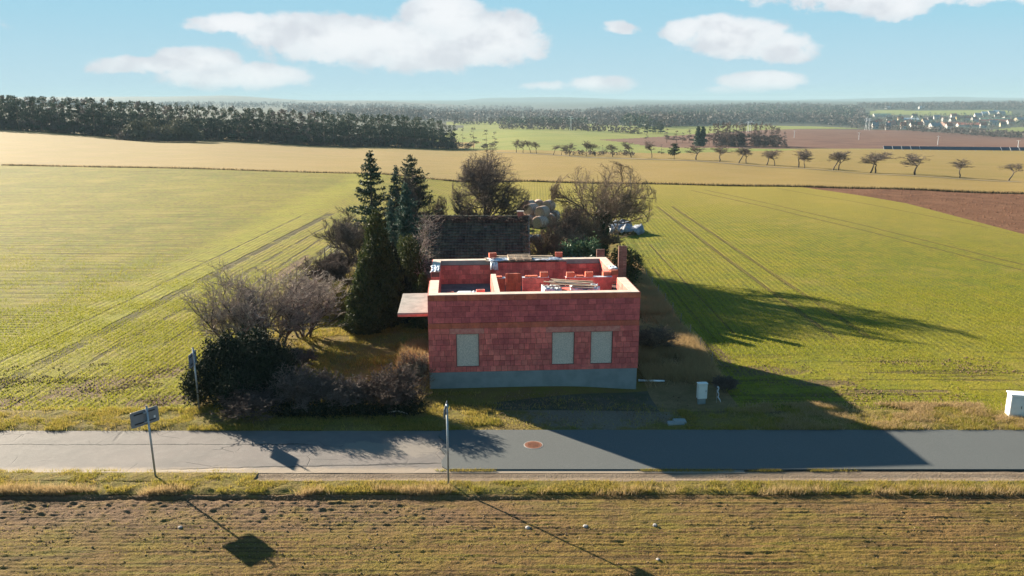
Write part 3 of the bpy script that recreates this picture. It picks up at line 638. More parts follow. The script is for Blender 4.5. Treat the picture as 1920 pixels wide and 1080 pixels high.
def conifer(name, x, y, h, rb, seed, label, mat='spruce', gap=.34, per=8, nd=42, size=.16, bare=.06, droop=-.25, up=.35, group=None, cat='tree', thin=1.0, power=.85):
    r = np.random.default_rng(seed); rd = random.Random(seed); root = empty(name, (x, y, tz1(x, y)-.03), 0, label, cat, group)
    tb = MB(); tb.tube([(0, 0, 0), (.03, 0, h*.5), (0, .02, h*.99)], [h*.016, h*.010, .012], 7); tb.build('trunk', M['bark'], root, True)
    pts = []; segs = []; z = h*bare
    while z < h*.985:
        t = (z/h-bare)/(1-bare); L = rb*(1-t)**power
        for k in range(per):
            if rd.random() > thin: continue
            a = rd.uniform(0, 6.283); l = L*rd.uniform(.62, 1.12)+.05; n = max(4, int(nd*l)); s = r.uniform(.08, 1, n)
            zz = z+rd.uniform(-.5, .5)*gap; dz = droop*l*s+up*l*s*s
            wdt = (.30*l*(1-s)+.05)*r.uniform(-1, 1, n)
            P = np.stack([math.cos(a)*l*s-math.sin(a)*wdt, math.sin(a)*l*s+math.cos(a)*wdt, zz+dz+r.normal(0, .035, n)-np.abs(wdt)*.25], 1); pts.append(P)
            segs.append((0, 0, zz, math.cos(a)*l*.6, math.sin(a)*l*.6, zz+droop*l*.6+up*l*.36, .014, .006)); segs.append((math.cos(a)*l*.6, math.sin(a)*l*.6, zz+droop*l*.6+up*l*.36, math.cos(a)*l, math.sin(a)*l, zz+droop*l+up*l, .008, .003))
        z += gap*(1-.35*t)
    P = np.concatenate(pts); V, F = leaf_tris(P, size, -.25, .55, r)
    link('needles', mesh_np('needles', V, F, M[mat]), root)
    V, F = tubes(segs, 3); link('branches', mesh_np('branches', V, F, M['bark']), root)
    return root
def bush(name, x, y, blobs, n, size, mat, label, cat='shrub', group=None, seed=1, stem=True, shell=.5, up=.35, aspect=.6, part='foliage', z=None):
    r = np.random.default_rng(seed); root = empty(name, (x, y, (tz1(x, y) if z is None else z)-.03), 0, label, cat, group)
    P = blobs_pts(blobs, n, shell, r); P = P[P[:, 2] > .02]; P = P + (r.normal(size=P.shape)*.05)
    V, F = leaf_tris(P, size, up, aspect, r); link(part, mesh_np(part, V, F, M[mat]), root)
    if stem:
        s = []
        for b in blobs:
            for _ in range(3): s.append((r.normal()*.08+b[0]*.7, r.normal()*.08+b[1]*.7, 0, b[0]+r.normal()*.15, b[1]+r.normal()*.15, b[2]+b[5]*.3, .035, .012))
        V, F = tubes(s, 4); link('stem', mesh_np('stem', V, F, M['bark']), root)
    return root
def thuja(name, x, y, h, rb, seed, label, mat='thuja', n=9000, size=.13, group=None, inner='juniper', power=.75, lump=.16):
    r = np.random.default_rng(seed); root = empty(name, (x, y, tz1(x, y)-.03), 0, label, 'tree' if h > 3 else 'shrub', group)
    t = 1-np.sqrt(r.uniform(0, 1, n)); a = r.uniform(0, 2*math.pi, n)
    prof_ = np.minimum(1, (1-t)**power)*np.minimum(1, .55+t*4)
    lmp = 1+lump*np.sin(a*5+t*17)*np.sin(t*31+a*3)+lump*(fbm(a*3, t*14, seed)-.5)*2.4
    rad = rb*prof_*lmp*(1-.55*r.uniform(0, 1, n)**2.2); P = np.stack([rad*np.cos(a), rad*np.sin(a), .05+t*h], 1)
    V, F = leaf_tris(P, size, 1.1, .5, r); link('foliage', mesh_np('foliage', V, F, M[mat]), root)
    tb = MB(); tb.tube([(0, 0, 0), (0, 0, h*.8)], [h*.02, .02], 7); tb.build('trunk', M['bark'], root, True)
    return root
def scatter_blades(name, P, h, wdt, mat, lean=.35, seed=3, z=None):
    r = np.random.default_rng(seed); n = len(P); zz = tz(P[:, 0], P[:, 1]) if z is None else z
    B = np.stack([P[:, 0], P[:, 1], zz], 1); a = r.uniform(0, 2*math.pi, n); e = np.stack([np.cos(a), np.sin(a), 0*a], 1); hh = h*r.uniform(.45, 1.3, n)
    d = np.stack([r.normal(0, lean, n)*hh, r.normal(0, lean, n)*hh, hh], 1); V = np.stack([B-e*wdt, B+e*wdt, B+d], 1).reshape(-1, 3)
    return tag(link(name, mesh_np(name, V, np.arange(3*n).reshape(-1, 3), M[mat])), kind='stuff')
# ------------------------------------------------------------------ the unfinished house
HX, HY, HR, HW, HD = -3.64, 33.5, R(4.0), 9.3, 8.1
ZB, ZT, T = .75, 4.25, .44
HM = Matrix.Translation((HX, HY, 0)) @ Matrix.Rotation(HR, 4, 'Z')
def HP(lx, ly, z): return HM @ Vector((lx, ly, z))
house = empty('unfinished_house', (HX, HY, 0), HR, 'unfinished red clay block house without a roof, boarded windows, beside the road', 'house')
# plinth
MB().bbox(.0, HW-.03, .0, HD, -.55, ZB, .01).build('plinth', M['plinth'], house)
WIN = [(1.2, 2.2), (5.42, 6.42), (7.15, 8.13)]
# cores (the bed behind the joints)
c = MB(); e = .02
def core(x0, x1, y0, y1, z0=ZB, z1=ZT-.012): c.box(x0+e, x1-e, y0+e, y1-e, z0, z1)
core(0, WIN[0][0]+e, 0, T, ZB, 2.75); core(WIN[0][1]-e, WIN[1][0]+e, 0, T, ZB, 2.75); core(WIN[1][1]-e, WIN[2][0]+e, 0, T, ZB, 2.75); core(WIN[2][1]-e, HW, 0, T, ZB, 2.75)
for a, b_ in WIN: core(a-e, b_+e, .003, T-.003, ZB, 1.0); core(a-e, b_+e, .003, T-.003, 2.5, 2.75)
core(0, HW, 0.001, T, 2.7501, ZT-.012)
core(0, T, T-.03, 3.0); core(0, T, T+2.5, 4.9, ZB, 3.5); core(0, T, 4.88, HD)
core(HW-T, HW, T-.03, 3.0); core(HW-T, HW, 2.9, 4.9, ZB, 3.5); core(HW-T, HW, 4.88, HD)
core(T-.03, HW-T+.03, HD-T, HD)
core(2.9, 3.15, T-.03, 4.2, 3.0); core(3.15, 7.0, 7.0, 7.25, 3.0); core(3.15, 3.6, 4.2, 4.45, 3.0, 4.02); core(4.45, 5.75, 4.2, 4.45, 3.0, 4.03); core(6.55, HW-T, 4.1, 4.35, 3.0, 4.03); core(3.72, 4.5, 5.7, 5.95, 3.0, 3.93)
c.build('wall_core', M['mortar'], house)
MB().box(T, HW-T, T, HD-T, 2.8, 3.0).build('attic_floor', M['slabfloor'], house)
MB().box(T+.002, HW-T-.002, HD-T-.015, HD-T+.03, 4.02, ZT-.02).box(T+.002, 2.88, HD-T-.016, HD-T+.03, 4.02, 4.2).build('ring_beam', M['concrete'], house)
# block faces
fw = empty('front_wall', (0, 0, 0)); fw.parent = house
block_meshes = {}
def block_mesh(wd, ht, mat, dp=.07, key=None):
    k = (round(wd, 3), round(ht, 3), mat)
    if k not in block_meshes:
        mb = MB(); g = .004; b = .006
        vs = [(g, b, g), (wd-g, b, g), (wd-g, b, ht-g), (g, b, ht-g), (g+b, 0, g+b), (wd-g-b, 0, g+b), (wd-g-b, 0, ht-g-b), (g+b, 0, ht-g-b), (g, dp, g), (wd-g, dp, g), (wd-g, dp, ht-g), (g, dp, ht-g)]
        mb.add(vs, [(4, 5, 6, 7), (0, 1, 5, 4), (1, 2, 6, 5), (2, 3, 7, 6), (3, 0, 4, 7), (8, 9, 1, 0), (9, 10, 2, 1), (10, 11, 3, 2), (11, 8, 0, 3)])
        block_meshes[k] = mb.mesh('brick', M[mat])
    return block_meshes[k]
nparts = 0; rest = {}
rb = random.Random(11)
def put_block(x, z, wd, ht, mat, parent):
    global nparts
    if nparts < 298:
        o = link('brick', block_mesh(wd, ht, mat), parent); o.location = (x, -.006+rb.uniform(-.004, .003), z); nparts += 1
    else: rest.setdefault(mat, []).append((x, z, wd, ht))
def courses(rows, spans_fn, wds, mat_fn):
    for k in rows:
        z = ZB+.25*k
        for (a, b_) in spans_fn(k):
            x = a; first = (k % 2)*.5
            while x < b_-.02:
                wd = rb.choice(wds); wd = wd*(.5 if first else 1); first = 0
                if x+wd > b_-.09: wd = b_-x
                put_block(x, z, round(wd, 3), .25, mat_fn(k), fw); x += wd
def full(k): return [(0, HW)]
courses([13], full, [.5], lambda k: 'block_orange')
courses([12, 11, 10, 9], full, [.375, .5, .375], lambda k: 'block_dark')
def spans(k):
    if 1 <= k < 7:
        xs = [0]+[q for w_ in WIN for q in w_]+[HW]; return [(xs[i], xs[i+1]) for i in range(0, 8, 2)]
    return [(0, HW)]
courses([6, 5, 4, 3, 2, 1, 0], spans, [.25, .25, .19, .25, .31], lambda k: 'block')
LIN = [(.92, 2.42), (5.15, 8.45)]
courses([7], lambda k: [(0, LIN[0][0]), (LIN[0][1], LIN[1][0]), (LIN[1][1], HW)], [.25, .375], lambda k: 'block')
for a, b_ in LIN:
    n = 1 if b_-a < 2 else 3
    for i in range(n):
        l = MB(); q = (b_-a)/n; l.bbox(a+i*q+.004, a+(i+1)*q-.004, -.016, .06, 2.506, 2.745, .006).build('lintel', M['block_pink'], fw)
x = 0
while x < HW-.05:      # the orange band at floor level
    wd = min(rb.choice([.5, 1.0, .75]), HW-x); MB().bbox(x+.003, x+wd-.003, -.022, .05, 2.756, 2.994, .006).build('band_tile', M['block_orange'], fw); x += wd
# remaining faces, joined
restm = MB()
def face_blocks(mb, p, u, L, z0, z1, flipn, wd=.375, ht=.25, dp=.05):
    """clay blocks on a wall face: p start (x,y), u direction, outward normal n"""
    n = Vector((u[1], -u[0], 0))*flipn; k = 0; z = z0
    while z < z1-.02:
        h = min(ht, z1-z); s = 0; first = k % 2
        while s < L-.02:
            w_ = wd*(.5 if first else 1)*rb.uniform(.98, 1.02); first = 0
            if s+w_ > L-.08: w_ = L-s
            a = Vector((p[0]+u[0]*(s+.004), p[1]+u[1]*(s+.004), z+.004)); b2 = Vector((p[0]+u[0]*(s+w_-.004), p[1]+u[1]*(s+w_-.004), z+.004)); o = n*(.004+rb.uniform(0, .006)); ii = -n*dp; up_ = Vector((0, 0, h-.008))
            vs = [a+o, b2+o, b2+o+up_, a+o+up_, a+ii, b2+ii, b2+ii+up_, a+ii+up_]
            mb.add(vs, [(0, 1, 2, 3), (1, 5, 6, 2), (0, 3, 7, 4), (3, 2, 6, 7), (0, 4, 5, 1)]); s += w_
        z += h; k += 1
for mt, L_ in rest.items():
    q = MB()
    for (x, z, wd, ht) in L_: q.add([(x+.004, -.008, z+.004), (x+wd-.004, -.008, z+.004), (x+wd-.004, -.008, z+ht-.004), (x+.004, -.008, z+ht-.004), (x+.004, .05, z+.004), (x+wd-.004, .05, z+.004), (x+wd-.004, .05, z+ht-.004), (x+.004, .05, z+ht-.004)], [(0, 1, 2, 3), (1, 5, 6, 2), (0, 3, 7, 4), (3, 2, 6, 7), (0, 4, 5, 1)])
    tag(q.build('brick_face', M[mt], house), kind='stuff')
q = MB()
face_blocks(q, (0, HD), (0, -1), HD-4.9, ZB, ZT, 1, .5); face_blocks(q, (0, 4.9), (0, -1), 4.9, ZB, 3.5, 1, .5); face_blocks(q, (0, 3.0), (0, -1), 3.0, 3.5, ZT, 1, .5)
face_blocks(q, (HW, 0), (0, 1), 3.0, ZB, ZT, 1, .5); face_blocks(q, (HW, 3.0), (0, 1), 1.9, ZB, 3.5, 1, .5); face_blocks(q, (HW, 4.9), (0, 1), HD-4.9, ZB, ZT, 1, .5)
face_blocks(q, (HW, HD), (-1, 0), HW, ZB, ZT, 1, .5)
face_blocks(q, (T, HD-T), (1, 0), HW-2*T, 3.0, 4.0, 1, .375)          # inner back
face_blocks(q, (HW-T, HD-T), (0, -1), HD-T-4.9, 3.0, ZT, 1, .375); face_blocks(q, (HW-T, 3), (0, -1), 3-T, 3.0, ZT, 1, .375)
face_blocks(q, (T, T), (0, 1), 3-T, 3.0, ZT, 1, .375); face_blocks(q, (T, 4.9), (0, 1), HD-T-4.9, 3.0, ZT, 1, .375)
face_blocks(q, (0, 4.9), (1, 0), T, 3.5, ZT-.25, 1, .44); face_blocks(q, (HW-T, 4.9), (1, 0), T, 3.5, ZT, 1, .44)
face_blocks(q, (3.15, 7.0), (1, 0), 3.85, 3.0, ZT, 1, .25, .42)
face_blocks(q, (4.45, 4.2), (1, 0), 1.3, 3.0, 4.04, 1, .42); face_blocks(q, (6.55, 4.1), (1, 0), 2.3, 3.0, 4.04, 1, .42)
face_blocks(q, (2.9, 4.2), (0, -1), 3.75, 3.0, ZT, 1, .375); face_blocks(q, (3.15, T), (0, 1), 3.75, 3.0, ZT, 1, .375)
face_blocks(q, (HW-T, T), (-1, 0), HW-2*T, 3.0, ZT, 1, .375)
tag(q.build('brick_face', M['block'], house), kind='stuff')
q = MB(); face_blocks(q, (3.72, 5.7), (1, 0), .78, 3.0, 3.94, 1, .26, .47); face_blocks(q, (3.15, 4.2), (1, 0), .45, 3.0, 4.03, 1, .45)
tag(q.build('brick_face', M['block_orange'], house), kind='stuff')
# pale beds on the wall heads
cb = MB(); i_ = .035
for (x0, x1, y0, y1) in ((0, HW, 0, T), (0, T, T+.003, 3.0), (HW-T, HW, T+.003, 3.0), (0, T, 4.9, HD), (HW-T, HW, 4.9, HD), (T+.003, HW-T-.003, HD-T, HD), (2.9, 3.15, T+.003, 4.2)):
    xa = x0+(i_ if x0 in (0,) else .0)+(.02 if x0 in (2.9,) else 0); xb = x1-(i_ if x1 == HW else 0); ya = y0+(i_ if y0 == 0 else 0); yb = y1-(i_ if y1 == HD else 0)
    cb.box(xa, xb, ya, yb, ZT-.014, ZT+.012)
cb.build('wall_head_bed', M['cream'], house)
MB().box(4.45, 5.75, 4.19, 4.46, 4.04, 4.055).box(6.55, HW-T, 4.09, 4.36, 4.04, 4.055).box(3.12, 3.62, 4.19, 4.46, 4.03, 4.05).build('mortar_bed', M['plastic'], house)
# boarded windows
for a, b_ in WIN:
    wn = MB().bbox(a+.006, b_-.006, .075, .095, 1.006, 2.494, .004).build('window', M['board'], house)
    f_ = MB(); f_.box(a+.001, a+.022, .022, .13, 1.001, 2.499).box(b_-.022, b_-.001, .022, .13, 1.001, 2.499).box(a+.022, b_-.022, .023, .13, 2.478, 2.499)
    f_.build('frame', M['mortar'], wn)
# concrete canopy slab over the side door
cn = MB(); cn.bbox(-1.42, -.012, 1.5, 5.3, 2.92, 3.10, .015); cn.build('canopy', M['concrete'], house)
MB().box(-1.425, -.013, 1.485, 1.4995, 2.93, 3.03).build('canopy_formwork', M['block_pink'], house)

# ---- loose things on the house
def clay_block(lx, ly, z, wd=.38, dp=.25, ht=.24, rz=0, mat='block_orange', label='', group='loose clay blocks on the house'):
    root = empty('clay_block', HP(lx, ly, z), HR+rz, label, 'block', group)
    mb = MB(); n = 5
    mb.bbox(-wd/2, wd/2, -dp/2, dp/2, 0, ht-.006, .006); mb.build('body', M[mat], root)
    h = MB()
    for i in range(n):
        for j in range(2):
            x0 = -wd/2+.03+i*(wd-.06)/n; y0 = -dp/2+.03+j*(dp-.06)/2; h.box(x0, x0+(wd-.06)/n-.02, y0, y0+(dp-.06)/2-.02, ht-.007, ht-.002)
    h.build('cavity', M['mortar'], root); return root
clay_block(5.52, 4.33, 4.056, label='loose block on the middle inner wall beside the doorway')
clay_block(6.8, 4.22, 4.056, label='left of two loose blocks on the right inner wall'); clay_block(7.72, 4.22, 4.056, label='right of two loose blocks on the right inner wall')
clay_block(8.62, 4.45, 4.0, label='loose block at the right wall gap', rz=.1); clay_block(9.0, 4.6, 4.05, label='block standing in the right window gap of the outer wall', rz=.3)
clay_block(3.15, 7.45, 4.45, label='loose block at left end of the boards on the back wall', rz=.2); clay_block(6.65, 7.55, 4.42, label='loose block at right end of the boards on the back wall', rz=-.1)
for k in range(4): clay_block(2.35, 2.2, 3.0+.242*k, label=['lowest','second lowest','second highest','topmost'][k]+' block of the stack beside the left partition', rz=.04*k-.05, mat='block')
for k in range(4): clay_block(.98, 2.3, 3.0+.215*k, .28, .25, .21, label=['lowest','second lowest','second highest','topmost'][k]+' brick of the short stack in the left room', rz=.05*k)
def small_bricks(lx0, n, ly, z, group, where):
    for i in range(n):
        o = MB().bbox(-.034, .034, -.14, .14, 0, .065, .005).box(-.02, .02, -.1401, -.139, .02, .045).build('small_brick', M['block_orange']); o.location = HP(lx0+i*.078, ly, z); o.rotation_euler = (R(rb.uniform(-3, 3)), 0, HR+R(rb.uniform(-6, 6)))
        tag(o, 'small orange brick in the row lying on the '+where, 'brick', group)
small_bricks(4.62, 8, 4.33, 4.057, 'small bricks on the middle inner wall', 'middle inner wall'); small_bricks(7.1, 5, 4.23, 4.057, 'small bricks on the right inner wall', 'right inner wall')
small_bricks(3.2, 4, 4.33, 4.051, 'small bricks by the partition', 'stub wall by the partition')
small_bricks(8.9, 4, 3.9, 3.76, 'small bricks in the right wall gap', 'sill of the right wall gap')
def crumple(lx, ly, z, wd, dp, ht, seed, label, cat='plastic sheet', name='plastic_sheet', rz=0, mat='plastic', drape=0):
    r = np.random.default_rng(seed); n = 26; g = np.linspace(-1, 1, n); X_, Y_ = np.meshgrid(g, g)
    Z_ = ht*(fbm(X_*3+seed, Y_*3, seed)-.3)*1.2+.04*fbm(X_*9, Y_*9, seed+5)
    edge = np.maximum(np.abs(X_), np.abs(Y_)); Z_ = np.where(edge > .93, Z_-drape, Z_)
    jx = (fbm(Y_*3, X_*0+seed, 3)-.5)*.3*wd*edge; jy = (fbm(X_*3, Y_*0+seed, 7)-.5)*.3*dp*edge
    V = np.stack([X_*wd/2+jx, Y_*dp/2+jy, np.maximum(Z_, -drape)], -1).reshape(-1, 3); idx = np.arange(n*n).reshape(n, n)
    F = np.stack([idx[:-1, :-1], idx[:-1, 1:], idx[1:, 1:], idx[1:, :-1]], -1).reshape(-1, 4)
    o = link(name, mesh_np(name, V, F, M[mat], True)); o.location = HP(lx, ly, z); o.rotation_euler = (0, 0, HR+rz)
    md = o.modifiers.new('thick', 'SOLIDIFY'); md.thickness = .006
    return tag(o, label, cat)
# foil wrapped pallet in the left room
root = empty('wrapped_pallet', HP(1.62, 2.3, 3.0), HR, 'grey foil wrapped pallet between block stacks in the left room', 'pallet')
MB().bbox(-.36, .36, -.3, .3, .12, .80, .04).build('load', M['plastic'], root); mb = MB()
for i in range(3): mb.box(-.38+i*.33, -.28+i*.33, -.32, .32, 0, .10)
mb.build('skid', M['wood'], root); MB().bbox(-.3, .3, -.24, .24, .8, .84, .02).build('cap', M['plastic'], root)
crumple(2.1, 2.5, 3.62, .9, .8, .25, 3, 'crumpled pale plastic film on the left room floor beside the blocks', drape=.5)
crumple(.2, 5.6, ZT+.02, .4, 1.6, .12, 9, 'bluish plastic film lying on the left outer wall head', drape=.02)
crumple(HW-.22, 5.2, ZT+.02, .34, .6, .08, 12, 'grey film piece on the right outer wall head', drape=.02)
crumple(3.2, 6.85, 4.26, .35, .5, .1, 17, 'white film hanging over the back partition corner', drape=.35)
# block pallet with planks and film near the front wall
root = empty('block_pallet', HP(6.5, 2.3, 3.0), HR+.05, 'film wrapped pallet of clay blocks under planks in the middle room', 'pallet'); mb = MB()
for i in range(3): mb.box(-.95+i*.85, -.80+i*.85, -.5, .5, 0, .12)
mb.build('skid', M['wood'], root)
for k in range(3):
    for i in range(5): MB().bbox(-.95+i*.38, -.575+i*.38, -.48, .48, .125+k*.25, .37+k*.25, .006).build('brick', M['block'], root)
crumple(5.65, 2.2, 3.93, .9, 1.1, .22, 21, 'white film bunched at left end of the plank pile', drape=.7); crumple(7.2, 2.3, 3.93, 1.3, 1.1, .25, 25, 'bluish film bunched under right end of the planks', drape=.7)
for k in range(9):
    L_ = rb.uniform(1.7, 2.5); o = MB().bbox(-L_/2, L_/2, -.06, .06, 0, .028, .004).build('plank', M['wood'] if k % 3 else M['oldwood'])
    o.location = HP(6.55+rb.uniform(-.25, .3), 1.85+.11*k, 4.10+.012*k+.03*(k % 2)); o.rotation_euler = (0, R(rb.uniform(1, 5)), HR+R(rb.uniform(-9, -2))); tag(o, 'sawn plank in the loose pile over the film wrapped blocks', 'plank', 'planks piled inside the house')
# boards, pallet and film across the back wall
root = empty('shutter_panel', HP(4.75, 7.55, 4.28), HR, 'dark grey formwork panel lying across the back wall head', 'panel')
MB().bbox(-1.95, 1.7, -.42, .48, .02, .05, .01).build('sheet', M['oldwood'], root); MB().box(-1.95, 1.7, -.38, -.3, -.02, .018).box(-1.95, 1.7, .3, .38, -.02, .018).build('batten', M['wood'], root)
crumple(3.5, 7.2, 4.36, 1.1, .7, .08, 31, 'pale film on the boards left of the pallet', drape=.02); crumple(5.9, 7.15, 4.36, 1.6, .6, .08, 35, 'pale film on the boards right of the pallet', drape=.02)
root = empty('wooden_pallet', HP(4.55, 7.25, 4.40), HR+.03, 'small open wooden pallet lying on boards over the back wall', 'pallet')
for k in range(4): o = MB().bbox(-.6, .6, -.045, .045, .09, .112, .004).build('slat', M['wood'], root); o.location = (0, -.4+.27*k, 0)
for k in range(4): o = MB().bbox(-.04, .04, -.45, .45, 0, .088, .004).build('bearer', M['wood'], root); o.location = (-.56+.373*k, 0, 0)
root.rotation_euler = (R(6), 0, HR+.03)
for k in range(7):
    L_ = rb.uniform(1.4, 3.4); o = MB().bbox(-L_/2, L_/2, -.06, .06, 0, .025, .004).build('plank', M['wood'] if k % 2 else M['oldwood'])
    o.location = HP(4.7+rb.uniform(-.7, .9), [6.93, 7.02, 7.3, 7.5, 7.8, 7.9, 6.98][k], 4.355+.027*(k % 3)); o.rotation_euler = (0, 0, HR+R(rb.uniform(-4, 4))); tag(o, 'weathered board laid along the back wall head', 'plank', 'boards on the back wall')

# ------------------------------------------------------------------ tiled shed behind
SX0, SX1, SY0, SY1, SE, SR_ = -5.35, 1.05, 46.2, 50.9, 2.3, 5.15
shed = empty('tiled_shed', (0, 0, 0), 0, 'old shed with dark mossy tiled roof and creepers behind the house', 'shed')
MB().box(SX0+.3, SX1-.3, SY0+.35, SY1+4.3, -.2, SE+.02).build('wall', simple('old_plaster', (.25, .21, .17), (.16, .13, .11), 2, .95, .5), shed)
SB = 55.6
MB().add([(SX0+.05, SY0, SE-.06), (SX1-.05, SY0, SE-.06), (SX1-.05, SY1, SR_-.06), (SX0+.05, SY1, SR_-.06), (SX0+.05, SB, SE-.06), (SX1-.05, SB, SE-.06)], [(0, 1, 2, 3), (3, 2, 5, 4), (0, 3, 4), (1, 5, 2)]).build('roof_deck', M['oldwood'], shed)
sl = math.atan2(SR_-SE, SY1-SY0); SL = math.hypot(SR_-SE, SY1-SY0)
tm = simple('mossy_dark_tile', (.062, .046, .038), (.10, .095, .06), 1.2, .85, .5, 20, coord='pos', rnd=.4)
for side in (0, 1):
    q = MB(); nrow = 20; ncol = 34
    for r_ in range(nrow):
        s0 = SL*r_/nrow; s1 = SL*(r_+1.25)/nrow if r_ < nrow-1 else SL
        for k in range(ncol):
            if rb.random() < .012: continue
            x0 = SX0+(SX1-SX0)*k/ncol+.008; x1 = SX0+(SX1-SX0)*(k+1)/ncol-.008; lift = .035+rb.uniform(0, .02); a_ = (0, 0)
            def pt(x, s, h):
                y = SY0+s*math.cos(sl)-h*math.sin(sl); z = SE+s*math.sin(sl)+h*math.cos(sl)
                return (x, y if not side else 2*SY1-y, z)
            xm = (x0+x1)/2; th = lift
            vs = [pt(x0, s0, .05+th), pt(xm, s0, .02+th), pt(x1, s0, .05+th), pt(x1, s1, .012), pt(xm, s1, -.012), pt(x0, s1, .012), pt(x0, s0, th), pt(xm, s0, -.01+th), pt(x1, s0, th)]
            q.add(vs, [(0, 1, 4, 5), (1, 2, 3, 4), (6, 7, 1, 0), (7, 8, 2, 1)])
    tag(q.build('roof_tiles', tm, shed), kind='stuff')
q = MB()
for k in range(18): x0 = SX0+(SX1-SX0)*k/18; q.tube([(x0, SY1, SR_+.03), (x0+.37, SY1, SR_+.05)], [.10, .12], 8)
q.build('ridge_tiles', tm, shed)
ch = MB().bbox(.35, .72, SY1-.1, SY1+.27, SR_-.5, SR_+.35, .01).build('chimney', clay('old_chimney_brick', (.30, .13, .09), (.22, .10, .08), (.16, .09, .07)), shed)
MB().bbox(.31, .76, SY1-.14, SY1+.31, SR_+.3501, SR_+.41, .01).build('cap', M['concrete'], ch)
MB().box(SX1-.05, SX1+.01, SY0+.02, SY0+.08, SE, SE+.05).tube([(SX1, SY0+.1, SE+.02), (SX1, SY1, SR_)], .06, 6).build('verge_board', M['oldwood'], shed)
# creepers on the shed
def creeper(name, segs_fn, label, mat='twig_tan', n=120, seed=1):
    rd = random.Random(seed); S = []
    for _ in range(n):
        p, d, L_ = segs_fn(rd); st = L_/6
        for i in range(6):
            d = nrm((d[0]+rd.gauss(0, .35), d[1]+rd.gauss(0, .2), d[2]+rd.gauss(0, .3))); q_ = (p[0]+d[0]*st, p[1]+d[1]*st, p[2]+d[2]*st); S.append((*p, *q_, .018*(1-i/7), .018*(1-(i+1)/7))); p = q_
    V, F = tubes(S, 3); o = link(name, mesh_np(name, V, F, M[mat])); o.location = (0, 0, 0); return tag(o, label, 'climber')
def on_roof(x, s, h=.12): return (x, SY0+s*math.cos(sl)-h*math.sin(sl), SE+s*math.sin(sl)+h*math.cos(sl))
creeper('creeper', lambda rd: (on_roof(SX0+rd.uniform(-.3, .35), rd.uniform(0, SL*.95), rd.uniform(.02, .35)), (rd.gauss(.1, .6), -.1, rd.gauss(.2, .7)), rd.uniform(.5, 1.6)), 'bare pale creeper climbing the left end of the tiled roof', 'twig_grey', 190, 2)
creeper('creeper', lambda rd: (on_roof(rd.uniform(SX0, SX1), SL-rd.uniform(0, .5)**1.0, rd.uniform(.0, .22)), (rd.gauss(0, 1), -.5, rd.gauss(-.3, .3)), rd.uniform(.3, .9)), 'dark bare creeper hanging along the ridge of the tiled roof', 'twig_pink', 330, 3)
creeper('creeper', lambda rd: (on_roof(SX1-rd.uniform(0, .3), rd.uniform(.5, SL), rd.uniform(.0, .2)), (rd.gauss(0, .5), -.5, rd.gauss(-.3, .5)), rd.uniform(.4, 1.0)), 'brown creeper along the right end of the tiled roof', 'twig_tan', 90, 4)

# brick ruin to the right of the shed
ob = clay('weathered_small_brick', (.30, .20, .15), (.22, .14, .11), (.14, .10, .085))
ruin = empty('brick_outbuilding', (0, 0, 0), 0, 'ruined brick outbuilding with a narrow pillar behind the house right side', 'outbuilding')
x0, z_ = 2.6, 0
D_ = 47.5
xl, _z = atD(1050, D_); xr, _z = atD(1172, D_); zt = ztop(463, D_)
def brickwall(xa, xb, y, z0, z1, parent, name='wall', wd=.27, ht=.085):
    cc = MB().box(xa+.01, xb-.01, y+.012, y+.28, z0, z1-.01).build(name, M['mortar'], parent); q = MB(); k = 0; z = z0
    while z < z1-.01:
        s = xa-(k % 2)*wd/2
        while s < xb-.03:
            a = max(s, xa); b2 = min(s+wd, xb); o = rb.uniform(-.006, .006)
            if b2-a > .04: q.box(a+.006, b2-.006, y+o, y+.1, z+.005, z+ht-.006)
            s += wd
        z += ht; k += 1
    tag(q.build('brick', ob, parent), kind='stuff'); return cc
brickwall(xl+2.2, xr-1.3, D_+.3, 0, zt-.25, ruin); brickwall(xr-.5, xr, D_, 0, zt, ruin, 'pillar')
MB().box(xl+.3, xl+2.2, D_+.5, D_+1.4, 0, zt-.85).build('side_wall', M['oldwood'], ruin)
# ------------------------------------------------------------------ signs, boxes and small things
def sign(px, ybase, ytop, panel, rz, name, label, yaw_panel=None, lean=0):
    x, y, z = at(px, ybase); h = ztop(ytop, y)-z
    root = empty(name, (x, y, z), rz, label, 'road sign'); root.rotation_euler = (0, R(lean), rz)
    MB().tube([(0, 0, -.1), (0, 0, h)], .034, 12).build('post', M['steel'], root, True); MB().tube([(0, 0, h), (0, 0, h+.02)], [.038, .03], 12).build('post_cap', M['dark_metal'], root)
    w_, hh, z0 = panel; y1 = -.05
    def rounded(w_, hh, z0, ya, yb, r=.05):
        pts = []
        for cx, cz, a0 in ((w_/2-r, z0+hh-r, 0), (-w_/2+r, z0+hh-r, 90), (-w_/2+r, z0+r, 180), (w_/2-r, z0+r, 270)):
            for k in range(4): a = R(a0+30*k); pts.append((cx+r*math.cos(a), cz+r*math.sin(a)))
        n = len(pts); mb = MB(); mb.add([(p, ya, q) for p, q in pts]+[(p, yb, q) for p, q in pts], [tuple(range(n)), tuple(range(2*n-1, n-1, -1))]+[(i, n+i, n+(i+1) % n, (i+1) % n) for i in range(n)]); return mb
    pn = rounded(w_, hh, z0, .045, .06).build('panel', M['steel_back'], root)
    rounded(w_-.04, hh-.04, z0+.02, .0601, .063).build('face', M['white_side'], pn)
    for f_ in (.2, .8):
        MB().box(-w_/2+.12, w_/2-.12, .03, .0449, z0+hh*f_-.02, z0+hh*f_+.02).build('channel', M['dark_metal'], pn)
        MB().bbox(-.05, .05, -.04, .03, z0+hh*f_-.018, z0+hh*f_+.018, .004).build('clamp', M['steel'], pn)
    return root, pn, h
r_, pn, h = sign(292, 897, 762, (.95, .54, 1.95), R(0), 'road_sign', 'wide grey sign back on a steel post, nearest the bottom left field', lean=-1.5)
for ch in r_.children:
    pass
